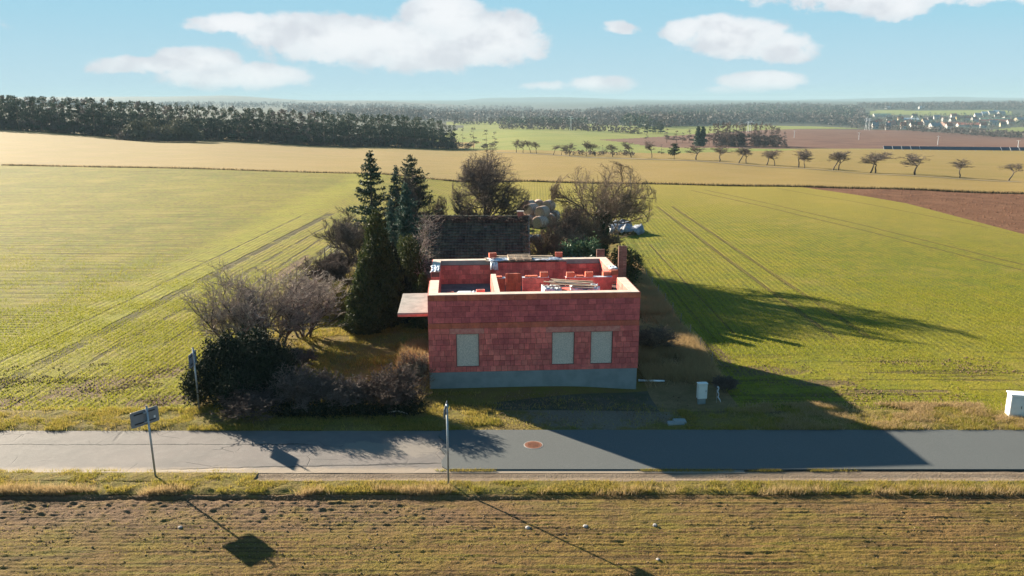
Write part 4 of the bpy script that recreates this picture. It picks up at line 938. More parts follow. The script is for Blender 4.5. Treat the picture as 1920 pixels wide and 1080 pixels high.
r_.rotation_euler = (0, R(-1.0), R(-2)); MB().box(.30, .36, .0435, .0445, 2.10, 2.18).build('sticker', M['label'], pn)
pn.rotation_euler = (0, 0, R(53)); pn.location = (-.06, -.04, 0)
r2, pn2, h2 = sign(374, 771, 652, (.92, .56, 1.97), R(0), 'road_sign', 'narrow looking sign turned edgewise on a steel post by the dark hedge', lean=-.6)
pn2.rotation_euler = (0, 0, R(94))
r3, pn3, h3 = sign(841, 912, 757, (.9, .32, 2.54), R(0), 'road_sign', 'road sign seen edge on atop a tall steel post in front of the house')
pn3.rotation_euler = (0, 0, R(88))
# meter box on a short post, right of the house
x, y, z = at(1315, 757); root = empty('meter_box', (x, y, z-.02), R(6), 'pale grey meter box on a stand in the shade right of the house', 'meter box')
MB().bbox(-.2, .2, -.1, .12, .28, .93, .015).build('body', M['white_paint'], root); MB().bbox(-.17, .17, -.112, -.101, .32, .88, .004).build('door', M['white_paint'], root)
MB().bbox(-.16, .16, -.07, .09, -.1, .28, .01).build('stand', M['plinth'], root); MB().box(.12, .14, -.125, -.113, .58, .66).build('handle', M['dark_metal'], root)
MB().bbox(-.22, .22, -.12, .14, .9301, .955, .008).build('lid', M['white_paint'], root)
# white cabinet at right edge
x, y, z = at(1912, 781); root = empty('utility_cabinet', (x-.12, y, z-.03), R(-12), 'white utility cabinet on the verge at the right edge of the view', 'utility cabinet')
MB().bbox(-.38, .55, -.22, .22, -.1, .98, .02).build('body', M['white_side'], root); MB().bbox(-.42, .59, -.26, .26, .981, 1.03, .015).build('lid', M['white_side'], root)
for a, b_ in ((-.33, .08), (.10, .50)): d_ = MB().bbox(a, b_, -.233, -.221, .08, .93, .005).build('door', M['white_paint'], root); MB().box(b_-.06, b_-.04, -.245, -.234, .45, .56).build('handle', M['dark_metal'], d_)
# marker stake with torn white tape
x, y, z = at(1347, 755); root = empty('marker_stake', (x, y, z), 0, 'thin stake with torn white tape right of the meter box', 'stake')
MB().tube([(-.08, 0, 0), (-.1, 0, .72)], .012, 6).build('stake', M['oldwood'], root)
V = MB(); V.tube([(-.08, 0, .72), (-.02, -.01, .66), (-.06, .01, .5), (.0, .0, .38), (-.03, .01, .25), (.06, -.02, .12), (.1, 0, .02)], [.035, .02, .03, .014, .028, .02, .01], 5); V.build('tape', M['plastic'], root)
# pipe lying right of the house
xa, ya, za = at(1199, 716); xb, yb, zb = at(1246, 717); o = MB().tube([(xa, ya, tz1(xa, ya)+.07), (xb, yb, tz1(xb, yb)+.07)], .045, 10).tube([(xa-.05, ya, tz1(xa, ya)+.07), (xa, ya, tz1(xa, ya)+.07)], .06, 10).build('pipe', M['label'], None, True); tag(o, 'pale pipe lying on the ground at the house right corner', 'pipe')
# manhole
x, y, z = at(1000, 837); root = empty('manhole_cover', (x, y, .056), 0, 'round rusty manhole cover in the dark asphalt', 'manhole')
q = MB(); q.tube([(0, 0, -.03), (0, 0, .006)], .36, 32); q.build('frame', M['concrete'], root); q = MB(); q.tube([(0, 0, -.03), (0, 0, .012)], .32, 32)
cv = q.build('cover', M['rust'], root); q = MB()
for k in range(-4, 5):
    for j in range(-4, 5):
        if math.hypot(k, j) < 4.1: q.box(k*.062-.02, k*.062+.02, j*.062-.02, j*.062+.02, .0121, .020)
q.build('studs', M['rust'], cv)
# pale dead branch
x, y, z = at(742, 781); q = MB(); q.tube([(-.42, .05, .12), (-.2, -.05, .2), (.1, .0, .22), (.42, .02, .12), (.5, 0, .05)], [.012, .028, .03, .02, .01], 6); q.tube([(.02, 0, .22), (0, .1, .36), (.04, .15, .52)], [.02, .014, .007], 5); q.tube([(.4, 0, .12), (.48, -.03, .02)], [.015, .008], 5)
o = q.build('dead_branch', M['deadwood'], None, True); o.location = (x, y, z+.02); tag(o, 'bleached forked branch lying before the bare hedge', 'branch')
x, y, z = at(778, 765); o = MB().tube([(-.25, 0, .2), (0, 0, .12), (.3, .05, .08)], [.01, .018, .01], 5).build('dead_branch', M['deadwood'], None, True); o.location = (x, y, z); tag(o, 'thin pale stick lying at the right end of the bare hedge', 'branch')
# stones in the near field
def stone(px, py, s, lab):
    x, y, z = at(px, py); bm2 = bmesh.new(); bmesh.ops.create_icosphere(bm2, subdivisions=2, radius=s)
    rd = random.Random(int(px)); 
    for v in bm2.verts: v.co *= rd.uniform(.85, 1.12); v.co.z *= .6
    me = bpy.data.meshes.new('stone'); bm2.to_mesh(me); bm2.free(); me.materials.append(M['stone']); o = link('stone', me); o.location = (x, y, z+s*.3); tag(o, lab, 'stone')
stone(990, 991, .085, 'pale round stone lying on the thin sign shadow in the near field'); stone(1098, 988, .08, 'grey stone in the near field right of the thin sign shadow'); stone(1228, 986, .075, 'pale stone in the near field, rightmost of three in a row')
stone(338, 988+2, .07, 'dark flat stone left of the large sign shadow'); stone(1228+6, 1050, .06, 'small stone near the bottom edge of the field')
# concrete debris on the verge
x, y, z = at(1268, 798); root = MB().bbox(-.35, .3, -.15, .15, 0, .1, .03).bbox(-.1, .4, -.05, .3, .02, .14, .03).build('concrete_rubble', M['plinth']); root.location = (x, y, z+.05); tag(root, 'low lump of concrete rubble at the road edge in shade', 'rubble')

# ------------------------------------------------------------------ hay bales, tarps behind the garden
bale = empty('hay_bale', (0, 0, 0), 0, 'x', 'hay bale', 'round hay bales stacked behind the shed')
q = MB(); pr = [(-.6, 0, .5), (-.6, 0, .58), (-.55, 0, .62), (0, 0, .625), (.55, 0, .62), (.6, 0, .58), (.6, 0, .5)]
q.tube([(p[0], 0, 0) for p in [(-.6,), (-.585,), (-.55,), (-.2,), (.2,), (.55,), (.585,), (.6,)]], [.52, .58, .62, .63, .63, .62, .58, .52], 24)
hay = simple('netted_hay', (.36, .24, .19), (.22, .15, .125), 7, .95, .6, 26)
t = NT(hay.node_tree); hb_ = hay.node_tree.nodes['Principled BSDF']; ox_ = t.sep(t.obj())[0]; old_ = hb_.inputs['Base Color'].links[0].from_socket
t.put(hb_.inputs['Base Color'], t.mix(t.mul(t.ramp(t.math('SINE', t.mul(ox_, 26)), .1, .7), .65), old_, (.52, .43, .38)))
q.build('straw_roll', hay, bale, True)
q = MB()
q.tube([(-.607, 0, 0), (-.5, 0, 0)], .47, 20)
q.build('straw_end', simple('bale_end', (.36, .26, .17), (.2, .15, .1), 14, .95, .6, 40), bale)
bp = [(985, 82.5, 0), (1004, 83.0, 0), (1023, 83, 0), (1038, 84, 0), (992, 81, 0), (1013, 80.0, 0), (1031, 81.5, 0), (992, 84.6, 1), (1010, 85, 1), (1028, 84.5, 1), (996, 81.6, 1.0), (1016, 80.8, .85), (955, 80, 0)]
bl = ['leftmost ground level', 'second ground level', 'third ground level', 'rightmost ground level', 'near left ground level', 'nearest', 'near right ground level', 'top left rear', 'top middle rear', 'top right rear', 'upper front left', 'upper front right', 'single outlying']
for i, (px, D, lv) in enumerate(bp):
    o = bale if i == 0 else copy_tree(bale); x, z = atD(px, D); o.location = (x, D, z+.6+1.05*lv); o.rotation_euler = (random.uniform(0, 6), 0, R(70+random.uniform(-25, 25))); o['label'] = bl[i]+' round netted hay bale in the pile behind the shed'
def sheet_pile(px, D, wd, dp, ht, lab, seed, mat='tarp'):
    x, z = atD(px, D); o = crumple(0, 0, 0, wd, dp, ht, seed, lab, 'tarpaulin', 'tarpaulin', 0, mat, .3); o.location = (x, D, z+.35); o.rotation_euler = (0, 0, .2); return o
sheet_pile(1162, 77, 3.4, 4.6, 1.1, 'pale sheet covered pile behind the walnut branches', 41); sheet_pile(1003, 72, 1.4, 1.0, .4, 'white torn sheet beside the hay bales', 47); sheet_pile(945, 74, 1.6, 1.0, .9, 'grey sheet under the leaning dark tree', 51)
# wire fence at the left rear of the garden
fn = empty('garden_fence', (0, 0, 0), 0, 'low grey mesh fence at the left rear of the garden', 'fence'); q = MB()
fx = [(GL-1.1, 60+2.2*k) for k in range(7)]
for a in fx: MB().tube([(a[0], a[1], tz1(*a)-.1), (a[0], a[1], tz1(*a)+1.5)], .04, 6).build('post', M['concrete'], fn)
for k in range(7): q.tube([(fx[0][0], fx[0][1], .15+.2*k), (fx[-1][0], fx[-1][1], .15+.2*k)], .012, 4)
q.build('wire', M['steel'], fn)
fn = empty('wire_fence', (0, 0, 0), 0, 'dark wire fence along the right side of the plot beside the green field', 'fence'); q = MB()
for k in range(13): a = (GR+.05, 36.5+2.4*k); MB().tube([(a[0], a[1], -.1), (a[0]+.03, a[1], .75)], .022, 5).build('post', M['oldwood'], fn)
for k in range(4): q.tube([(GR+.05, 36.5, .15+.18*k), (GR+.05, 65.3, .15+.18*k)], .004, 3)
q.build('wire', M['dark_metal'], fn)

# ------------------------------------------------------------------ garden trees and shrubs
def tx(px, D): return atD(px, D)[0]
conifer('spruce_tree', tx(701, 61), 61, ztop(279, 61), 2.5, 5, 'tall open dark spruce standing highest in the left of the garden', 'spruce', gap=.44, per=7, nd=60, size=.17, bare=.22, droop=-.12, up=.22, power=.8)
conifer('spruce_tree', tx(748, 60), 60, ztop(308, 60), 2.0, 15, 'slim dark spruce between the tall spruce and the bare larch', 'blue_spruce', gap=.36, per=7, nd=48, size=.15, bare=.1)
conifer('spruce_tree', tx(777, 61), 61, ztop(290, 61), 3.0, 16, 'broad thin crowned spruce with bare twigs left of the shed roof', 'spruce', gap=.34, per=8, nd=46, size=.14, bare=.05, power=.62, thin=.9)
bare_tree('larch_tree', tx(788, 60.4), 60.4, 7.4, 3.4, 17, 'bare brown larch crowding the broad spruce left of the shed', Q=DENSE, tr=.11, tf=.5, lean=(0, 0))
bare_tree('birch_tree', tx(762, 60.8), 61.6, 6.6, 2.6, 18, 'bare thin tree between the two spruce tips', Q=DENSE, tr=.09, tf=.5)
bare_tree('young_tree', tx(822, 66), 66, 4.8, 1.0, 19, 'thin bare sapling just left of the shed ridge against the green field', Q=DENSE, tr=.05, tf=.6)
conifer('blue_spruce_tree', tx(766, 54.5), 54.5, ztop(345, 54.5), 2.4, 21, 'bluish green spruce below the taller spruces', 'blue_spruce', gap=.32, per=9, nd=60, size=.17, bare=.03)
conifer('blue_spruce_tree', tx(738, 52), 52, ztop(372, 52), 1.35, 22, 'smaller bluish spruce left of the wider one', 'blue_spruce', gap=.3, per=8, nd=55, size=.16, bare=.03)
thuja('thuja_tree', tx(712, 43.6), 43.6, ztop(394, 43.6), 1.55, 23, 'big dark conical thuja left of the house', n=26000, size=.17, power=.62, lump=.28)
thuja('thuja_tree', tx(688, 42.4), 42.4, 4.3, 1.25, 24, 'shorter dark thuja against the left side of the big one', n=13000, size=.16, lump=.3)
thuja('thuja_tree', tx(738, 44.5), 44.5, 4.7, 1.3, 25, 'dark thuja between the big one and the house', 'juniper', n=14000, size=.16, lump=.3)
thuja('thuja_tree', tx(772, 46.5), 46.5, ztop(440, 46.5), 1.15, 26, 'yellowish green thuja beside the left end of the shed', 'thuja', n=13000, size=.15, power=.5, lump=.3)
thuja('thuja_tree', tx(795, 44.6), 44.6, 2.9, .9, 27, 'low yellow tipped thuja at the left wall of the house', 'thuja', n=7000, size=.13, lump=.3)
thuja('thuja_tree', tx(757, 48.5), 48.5, 4.4, 1.1, 61, 'golden tinted thuja behind the big dark one', 'thuja', n=9000, size=.14, lump=.3)
bush('round_shrub', tx(637, 44.8), 44.8, [(0, 0, .55, .62, .6, .6), (.02, 0, 1.2, .6, .58, .75), (0, 0, 1.8, .38, .38, .5)], 9000, .075, 'thuja_gold', 'clipped egg shaped golden thuja left of the tall dark thujas', seed=28, shell=.8)
bush('weeping_shrub', tx(800, 43.2), 43.2, [(0, 0, .7, .8, .6, .8)], 2500, .12, 'thuja', 'low green shrub tight against the left house wall', seed=29)
# bare garden trees
bare_tree('old_apple_tree', tx(448, 38.6), 38.6, 4.4, 5.4, 31, 'wide bare fruit tree behind the dark juniper clump, leftmost in the garden', Q=SHOOT, tr=.07, tf=.55, stems=8, twig='twig_grey', split=1)
bare_tree('old_apple_tree', tx(512, 39.8), 39.8, 4.5, 5.2, 32, 'bare fruit tree with upright shoots, right of the widest one', Q=SHOOT, tr=.07, tf=.55, stems=8, twig='twig_grey', split=1)
bare_tree('old_apple_tree', tx(572, 41.5), 41.5, 3.4, 3.8, 33, 'low bare fruit tree nearest the egg shaped thuja', Q=SHOOT, tr=.06, tf=.55, stems=7, twig='twig_grey', split=1)
bare_tree('lilac_shrub', tx(625, 50), 50, 2.9, 3.6, 34, 'bare reddish twiggy shrub behind the egg shaped thuja', 'shrub', Q=dict(DENSE, n=[4, 4, 4, 3, 3]), tr=.05, tf=.5, stems=7, part=('stem', 'twigs'), twig='twig_pink')
bare_tree('lilac_shrub', tx(596, 47), 47, 2.4, 3.2, 35, 'grey bare shrub between the fruit trees and the reddish shrub', 'shrub', Q=dict(DENSE, n=[4, 4, 4, 3, 3]), tr=.05, tf=.5, stems=6, part=('stem', 'twigs'), twig='twig_grey')
bare_tree('plum_tree', tx(655, 61), 61, 4.4, 3.0, 36, 'dark bare leaning tree by the mesh fence', Q=DENSE, tr=.13, tf=.35, lean=(-.25, 0))
bare_tree('plum_tree', tx(676, 58), 58, 4.0, 3.2, 37, 'brown bare shrubby tree under the tall spruce', Q=DENSE, tr=.08, tf=.35, stems=2)
bare_tree('lilac_shrub', tx(640, 56), 56, 2.2, 2.6, 38, 'low reddish thicket in front of the mesh fence', 'shrub', Q=dict(DENSE, n=[4, 4, 4, 3, 3]), tr=.04, tf=.5, stems=6, part=('stem', 'twigs'), twig='twig_pink')
# dark juniper hedge by the sign
hb = [(-1.9, .1, .85, .75, .8, .9), (-1.2, 0, 1.1, .85, .9, 1.15), (-.3, .2, 1.25, .9, .95, 1.25), (.7, .1, 1.35, .9, .95, 1.25), (1.5, 0, 1.15, .8, .9, 1.1), (2.0, 0, .8, .6, .7, .8), (.1, -.6, .8, 1.2, .7, .8), (-.9, .2, 2.0, .4, .4, .6), (.5, .3, 2.2, .45, .4, .5), (-1.7, .1, 1.9, .3, .3, .5)]
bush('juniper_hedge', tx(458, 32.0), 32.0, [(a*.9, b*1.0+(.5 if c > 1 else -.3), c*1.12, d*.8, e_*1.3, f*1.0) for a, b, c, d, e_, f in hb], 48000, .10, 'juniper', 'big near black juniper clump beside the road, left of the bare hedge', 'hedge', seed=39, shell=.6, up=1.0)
bare_tree('briar_shrub', tx(455, 30.2), 30.2, 1.2, 2.4, 62, 'dull purple bare briar in front of the black juniper clump', 'shrub', Q=dict(DENSE, n=[4, 4, 3, 3, 2]), tr=.015, tf=.5, stems=9, part=('stem', 'twigs'), twig='twig_pink')
# bare hedge along the front
fx0, fx1 = tx(565, 30.9), tx(762, 30.9)
names = ['leftmost', 'second from left', 'third from left', 'fourth from left', 'fifth from left', 'rightmost']
for k in range(6):
    bare_tree('hedge_shrub', fx0+(fx1-fx0)*k/5, 30.85+.25*(k % 2), [2.05, 1.6, 1.45, 1.35, 1.6, 2.0][k], [1.9, 1.5, 1.6, 1.5, 1.6, 2.0][k], 70+k, names[k]+' bare shrub of the leafless front hedge', 'shrub', Q=dict(DENSE, n=[4, 4, 3, 3, 3], kids=[2.5, 1.6, 1.5, 1.5, 0]), tr=.022, tf=.55, stems=8, part=('stem', 'twigs'), twig='twig_pink' if k > 2 else 'twig', group='bare shrubs of the front hedge')
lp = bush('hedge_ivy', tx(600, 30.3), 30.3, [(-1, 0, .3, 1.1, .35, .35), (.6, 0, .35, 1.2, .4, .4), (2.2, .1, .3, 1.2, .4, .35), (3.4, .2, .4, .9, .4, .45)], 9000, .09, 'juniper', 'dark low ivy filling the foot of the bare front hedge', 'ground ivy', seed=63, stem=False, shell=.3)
bare_tree('hazel_shrub', tx(556, 36), 36, 1.1, 1.6, 80, 'low twiggy shrub on the lawn behind the front hedge', 'shrub', Q=dict(DENSE, n=[4, 4, 3, 3, 2]), tr=.02, tf=.5, stems=6, part=('stem', 'twigs'), twig='twig')
# big trees behind
bare_tree('cherry_tree', tx(922, 60), 60, ztop(266, 60)*1.0, 6.4, 91, 'large dense dark bare tree directly behind the tiled shed', Q=dict(DENSE, kids=[3.4, 2.0, 1.9, 2.4, 0], start=[.45, .2, .15, .1, 0], ang=[(25, 75), (30, 70), (30, 70), (25, 65), (20, 50)], trop=[0, .02, -.02, -.03, -.03], rmin=.009, round=(.3, 1.0), len=[.95, .66, .66, .62, .6]), tr=.2, tf=.45, twig='twig')
bare_tree('walnut_tree', tx(1128, 57.3), 57.3, ztop(298, 57.3), 7.8, 97, 'wide spreading bare walnut with ivy on its trunk, right of the shed', Q=dict(WALNUT, kids=[3.8, 1.8, 1.7, 2.0, 0], ang=[(40, 95), (30, 65), (30, 65), (25, 60), (20, 50)], trop=[0, -.01, -.01, .0, .0], len=[1.25, .66, .66, .62, .6], rmin=.010, round=(.25, 1.0)), tr=.22, tf=.55, bark='bark_light', twig='twig_tan')
bare_tree('elder_shrub', tx(1052, 52.5), 52.5, 5.0, 4.4, 98, 'dense tan twiggy shrub between the shed and the walnut', 'shrub', Q=DENSE, tr=.07, tf=.4, stems=4, twig='twig_tan', part=('stem', 'twigs'))
bare_tree('elder_shrub', tx(1092, 58), 58, 5.2, 3.2, 99, 'brown twiggy shrub behind the walnut trunk, left side', 'shrub', Q=DENSE, tr=.07, tf=.4, stems=3, twig='twig', part=('stem', 'twigs'))
x = tx(1128, 57.1)
bush('trunk_ivy', x, 57.1, [(0, 0, 1.2, .45, .45, 1.2), (.02, 0, 2.6, .42, .4, 1.2), (.1, 0, 4.0, .42, .42, 1.0), (0, 0, 4.8, .4, .35, .7), (-.3, 0, 4.4, .3, .3, .6)], 9000, .13, 'ivy', 'dark ivy wrapping the walnut trunk', 'ivy', seed=44, stem=False)
bush('laurel_shrub', tx(1080, 50.2), 50.2, [(-.5, 0, 2.7, .7, .6, 1.0), (.35, 0, 3.0, .7, .6, .9), (.9, .1, 2.6, .5, .5, .9), (0, 0, 1.4, 1, .6, 1.2)], 5200, .17, 'glossy', 'glossy pale green leaved shrub left of the walnut trunk', seed=45)
bush('laurel_shrub', tx(1112, 49.6), 49.6, [(0, 0, 2.8, .45, .45, 1.3), (.3, .1, 1.6, .4, .4, 1.3)], 2400, .15, 'glossy', 'small glossy leaved shrub at the foot of the walnut', seed=46)
bush('ivy_mound', tx(1085, 48.0), 48.0, [(-1.1, 0, 2.4, .9, .5, 1.0), (.2, 0, 2.3, 1.0, .5, 1.0), (1.3, .1, 2.2, .7, .4, 1.0), (0, 0, 1.2, 1.6, .5, 1.1)], 8000, .13, 'ivy', 'dark ivy mound over the ruined wall behind the house', 'ivy', seed=47)
bush('ivy_mound', tx(1165, 52), 52, [(0, 0, 2.2, .8, .6, .9), (.9, 0, 1.9, .5, .5, .8), (.2, 0, 1., .8, .5, .9)], 4500, .13, 'thuja', 'green ivy mound right of the walnut trunk', 'ivy', seed=48)
bush('evergreen_shrub', tx(1062, 60), 60, [(0, 0, 2.0, 1.1, .9, 1.6), (.4, 0, 3.6, .7, .7, 1.2)], 5000, .17, 'thuja', 'ivy covered evergreen shrub behind the tan twiggy shrub', seed=49)
bush('evergreen_shrub', tx(965, 76), 76, [(0, 0, .9, 1.1, .8, .9)], 2200, .2, 'thuja', 'low dull green shrub at the left end of the hay bales', seed=50)
bare_tree('briar_shrub', tx(782, 33.8), 33.8, 1.6, 1.3, 101, 'orange brown dry shrub at the house left front corner', 'shrub', Q=dict(DENSE, n=[4, 4, 3, 3, 3]), tr=.014, tf=.6, stems=9, part=('stem', 'twigs'), twig='twig_tan')
bare_tree('briar_shrub', tx(1228, 39), 39, 1.3, 2.0, 102, 'pale dry bramble right of the house', 'shrub', Q=dict(DENSE, n=[4, 4, 3, 3, 3]), tr=.012, tf=.6, stems=9, part=('stem', 'twigs'), twig='twig_tan')
bare_tree('briar_shrub', tx(1360, 33.2), 33.2, .8, 1.0, 103, 'dark bare bramble behind the taped stake', 'shrub', Q=dict(DENSE, n=[4, 4, 3, 3, 3]), tr=.010, tf=.6, stems=8, part=('stem', 'twigs'), twig='twig')

# ------------------------------------------------------------------ grass
def field_pts(n, x0, x1, y0, y1, dens=None, seed=1):
    r = np.random.default_rng(seed); P = np.stack([r.uniform(x0, x1, n), r.uniform(y0, y1, n)], 1)
    if dens is not None: P = P[r.uniform(0, 1, len(P)) < dens(P[:, 0], P[:, 1])]
    return P
clump = lambda s, k=1.8, lo=.42: (lambda x, y: np.clip((fbm(x*k, y*k*1.3, s)-lo)*6, 0.04, 1))
def dens_verge(x, y): return clump(61)(x, y)*np.where((x > -8.7) & (y > VN), .0, 1)
P = field_pts(120000, -21, 21, NF+.02, ROAD_N-.08, dens_verge, 1); scatter_blades('verge_grass_near', P, .10, .009, 'blade', .5, 1, z=tz(P[:, 0], P[:, 1])+.05)
P = field_pts(90000, -21, 21, NF-.12, NF+.5, lambda x, y: np.clip((fbm(x*.8, y*1.5, 71)-.52)*9, 0, 1)*np.clip((2.5-x)/8, .2, 1)*np.where(np.abs(y-23.75-.25*(fbm(x*1.1, x*0, 72)-.5)) < .22, 1, .1), 2); scatter_blades('dry_tufts', P, .26, .008, 'blade_dry', .4, 2, z=tz(P[:, 0], P[:, 1])+.02)
P = field_pts(16000, -3, 21, 25.33, 25.50, lambda x, y: np.clip((fbm(x*.8, y*0, 75)-.48)*8, 0, 1)*.6, 12); scatter_blades('road_edge_grass', P, .07, .008, 'blade', .4, 12, z=tz(P[:, 0], P[:, 1])+.02)
P = field_pts(150000, -22, 24, ROAD_F-.03, 31.1, lambda x, y: clump(62, 1.3)(x, y)*np.where((x > -.5) & (x < 6.8), .05, 1), 3); scatter_blades('verge_grass_far', P, .13, .011, 'blade', .5, 3, z=tz(P[:, 0], P[:, 1])+.03)
P = field_pts(60000, 9, 26, ROAD_F, 31.6, lambda x, y: clump(64, .9, .45)(x, y), 13); scatter_blades('verge_straw', P, .16, .011, 'blade_dry', .6, 13, z=tz(P[:, 0], P[:, 1])+.04)
def dens_lawn(x, y): return clump(63, 1.1)(x, y)*np.where((x > -4.3) & (x < 6.6) & (y > 33), 0, 1)
P = field_pts(150000, GL-.3, 6.5, 31, 46, lambda x, y: dens_lawn(x, y)*np.where((x > 0) & (y < 34), .25, 1), 4); scatter_blades('lawn_grass', P, .13, .012, 'blade', .5, 4)
P = field_pts(50000, -5.5, -3.9, 31.5, 40, lambda x, y: clump(65, 1.5, .38)(x, y), 14); scatter_blades('tall_straw_left', P[:9000], .5, .010, 'blade_dry', .35, 14)
P = field_pts(200000, 6.1, GR+.15, 34.3, 64, lambda x, y: clump(66, .8, .36)(x, y)*np.clip((y-33.5)/2, .2, 1), 5); scatter_blades('tall_dry_grass', P, .38, .012, 'blade_dry', .4, 5)
P = field_pts(26000, GR-.35, GR+.1, 34, 60, None, 6); scatter_blades('boundary_grass', P, .25, .012, 'blade_dry', .45, 6)
P = field_pts(30000, -14, 8, 46, 76, lambda x, y: clump(67, .6)(x, y), 7); scatter_blades('garden_grass_rear', P, .3, .02, 'blade', .4, 7)
def crop(n, x0, x1, y0, y1, sp, ax, seed, dens):
    P = field_pts(n, x0, x1, y0, y1, dens, seed); r = np.random.default_rng(seed)
    k = 0 if ax == 'x' else 1; P[:, k] = np.round(P[:, k]/sp)*sp+r.normal(0, sp*.16, len(P)); return P
def dl(x, y): return np.clip((fbm(x*.35, y*.35, 81)-.25)*3, .1, 1)*np.clip(1.25-(y-31)/40, .15, 1)
P = crop(190000, -42, GL-.15, 31.0, 62, .25, 'x', 8, lambda x, y: dl(x, y)*np.clip((62-y)/12, 0, 1)); P = P[P[:, 0] > -27]; scatter_blades('winter_crop_left', P, .10, .012, 'blade_crop', .5, 8)
P = crop(150000, -60, -27, 33, 75, .5, 'y', 9, lambda x, y: dl(x, y)*np.clip((75-y)/25, 0, 1)); scatter_blades('winter_crop_far_left', P, .10, .016, 'blade_crop', .5, 9)
P = crop(190000, GR+.15, 42, 31.0, 66, .25, 'x', 10, lambda x, y: dl(x, y)*np.clip((66-y)/14, 0, 1)*np.clip((42-x)/6, 0, 1)); scatter_blades('winter_crop_right', P, .09, .012, 'blade_crop', .5, 10)
P = crop(70000, -21, 21, 14, 23.2, .23, 'y', 11, lambda x, y: np.clip((fbm(x*.5, y*2.1, 83)-.38)*4, .03, 1)*np.clip((23.2-y)/2.5, .15, 1)); scatter_blades('seedlings', P, .055, .0055, 'blade', .6, 11, z=tz(P[:, 0], P[:, 1])+.02)
M['plough_clod'] = simple('ploughed_clod', (.20, .095, .055), (.12, .06, .04), 7, .95, .4, 30, coord='pos', rnd=.35)
# clods
def clods(name, P, s, mat, seed, z0=.01):
    r = np.random.default_rng(seed); base = np.array([(1, 0, 0), (-1, 0, 0), (0, 1, 0), (0, -1, 0), (0, 0, 1), (0, 0, -1)], float); F0 = np.array([(0, 2, 4), (2, 1, 4), (1, 3, 4), (3, 0, 4), (2, 0, 5), (1, 2, 5), (3, 1, 5), (0, 3, 5)])
    n = len(P); S = s*r.uniform(.35, 1.5, (n, 1, 1))**1.5*r.uniform(.6, 1.3, (n, 6, 1)); a = r.uniform(0, 6.28, n); ca, sa = np.cos(a)[:, None], np.sin(a)[:, None]
    V = base[None]*S; X_ = V[..., 0]*ca-V[..., 1]*sa; Y_ = V[..., 0]*sa+V[..., 1]*ca; V = np.stack([X_+P[:, 0:1], Y_+P[:, 1:2], V[..., 2]*.7+tz(P[:, 0], P[:, 1])[:, None]+z0], -1).reshape(-1, 3)
    F = (F0[None]+(np.arange(n)*6)[:, None, None]).reshape(-1, 3); return tag(link(name, mesh_np(name, V, F, M[mat])), kind='stuff')
clods('soil_clods', field_pts(16000, -21, 21, 13.6, 23.6, lambda x, y: np.clip((y-17)/6, .12, 1)*np.clip((4-x)/10, .3, 1)*clump(85, .9, .35)(x, y), 21), .022, 'clod', 21, .015)
clods('soil_clods', field_pts(9000, -24, -13.3, 31, 37, lambda x, y: clump(86, .6, .5)(x, y), 22), .03, 'clod', 22, .02)
clods('soil_clods', field_pts(6000, 9.6, 24, 31.5, 38, lambda x, y: clump(87, .6, .5)(x, y), 23), .03, 'clod', 23, .02)
clods('gravel_stones', field_pts(2500, -.5, 7.5, 29.0, 33, clump(88, .8, .35), 24), .022, 'clod', 24, .11)
clods('soil_clods', field_pts(9000, 41, 100, 73, 113, lambda x, y: (x > plough_edge(y)+.2)*1.0, 25), .07, 'plough_clod', 25, .0)

# ------------------------------------------------------------------ orchard row along the lane
ax_, ay_, _ = at(960, 284); 
row = [(968, 286, 23, 15), (981, 287, 22, 14), (995, 287, 22, 13), (1006, 288, 21, 15), (1037, 291, 18, 14), (1053, 291, 17, 14), (1068, 292, 22, 19), (1099, 293, 27, 15), (1116, 293, 23, 20), (1149, 294, 22, 20), (1184, 295, 27, 21), (1222, 296, 30, 18), (1305, 299.5, 25, 32), (1349, 303, 28, 30), (1385, 306, 27, 28), (1399, 306, 27, 22), (1437, 310, 28, 26), (1452, 311, 27, 22), (1497, 314, 33, 32), (1508, 315, 28, 22), (1562, 319, 33, 30), (1572, 319, 32, 32), (1632, 324, 37, 34), (1641, 325, 38, 36), (1715, 328, 37, 44), (1799, 333, 33, 30), (1891, 339, 30, 30)]
ordn = ['first', 'second', 'third', 'fourth', 'fifth', 'sixth', 'seventh', 'eighth', 'ninth', 'tenth', 'eleventh', 'twelfth', 'thirteenth', 'fourteenth', 'fifteenth', 'sixteenth', 'seventeenth', 'eighteenth', 'nineteenth', 'twentieth', 'twenty-first', 'twenty-second', 'twenty-third', 'twenty-fourth', 'twenty-fifth', 'twenty-sixth', 'twenty-seventh']
FARQ = dict(n=[3, 4, 4, 4], wig=[.16, .24, .28, .3], trop=[0, .14, .07, -.02], tap=.6, start=[.8, .3, .25, 0], kids=[4.6, 2.1, 2.6, 0], ang=[(25, 60), (30, 65), (30, 70), (20, 50)], len=[1.2, .7, .7, .6], rmin=.03)
protos = []
for k in range(6):
    (V, F), (V2, F2) = bare_parts(300+k, 1, 1, dict(FARQ, rmin=.0085), .045, .36, lean=(random.uniform(-.2, .2), 0), split=1, sides=(5, 3)); protos.append((mesh_np('trunk', V, F, M['bark'], True), mesh_np('crown', V2, F2, M['twig'])))
for i, (px, py, hp, wp) in enumerate(row):
    x, y, z = at(px, py); s = y/FPX; root = empty('orchard_tree', (x, y, z-.05), 0, f'{ordn[i]} bare fruit tree from the left in the row along the far lane', 'tree', 'bare fruit trees in a row along the far lane')
    a, b_ = protos[(i*5) % 6]; link('trunk', a, root); link('crown', b_, root); root.scale = (wp*s*1.05, wp*s*1.05, hp*s*1.08); root.rotation_euler = (0, 0, random.choice([0, math.pi])+random.uniform(-.3, .3))
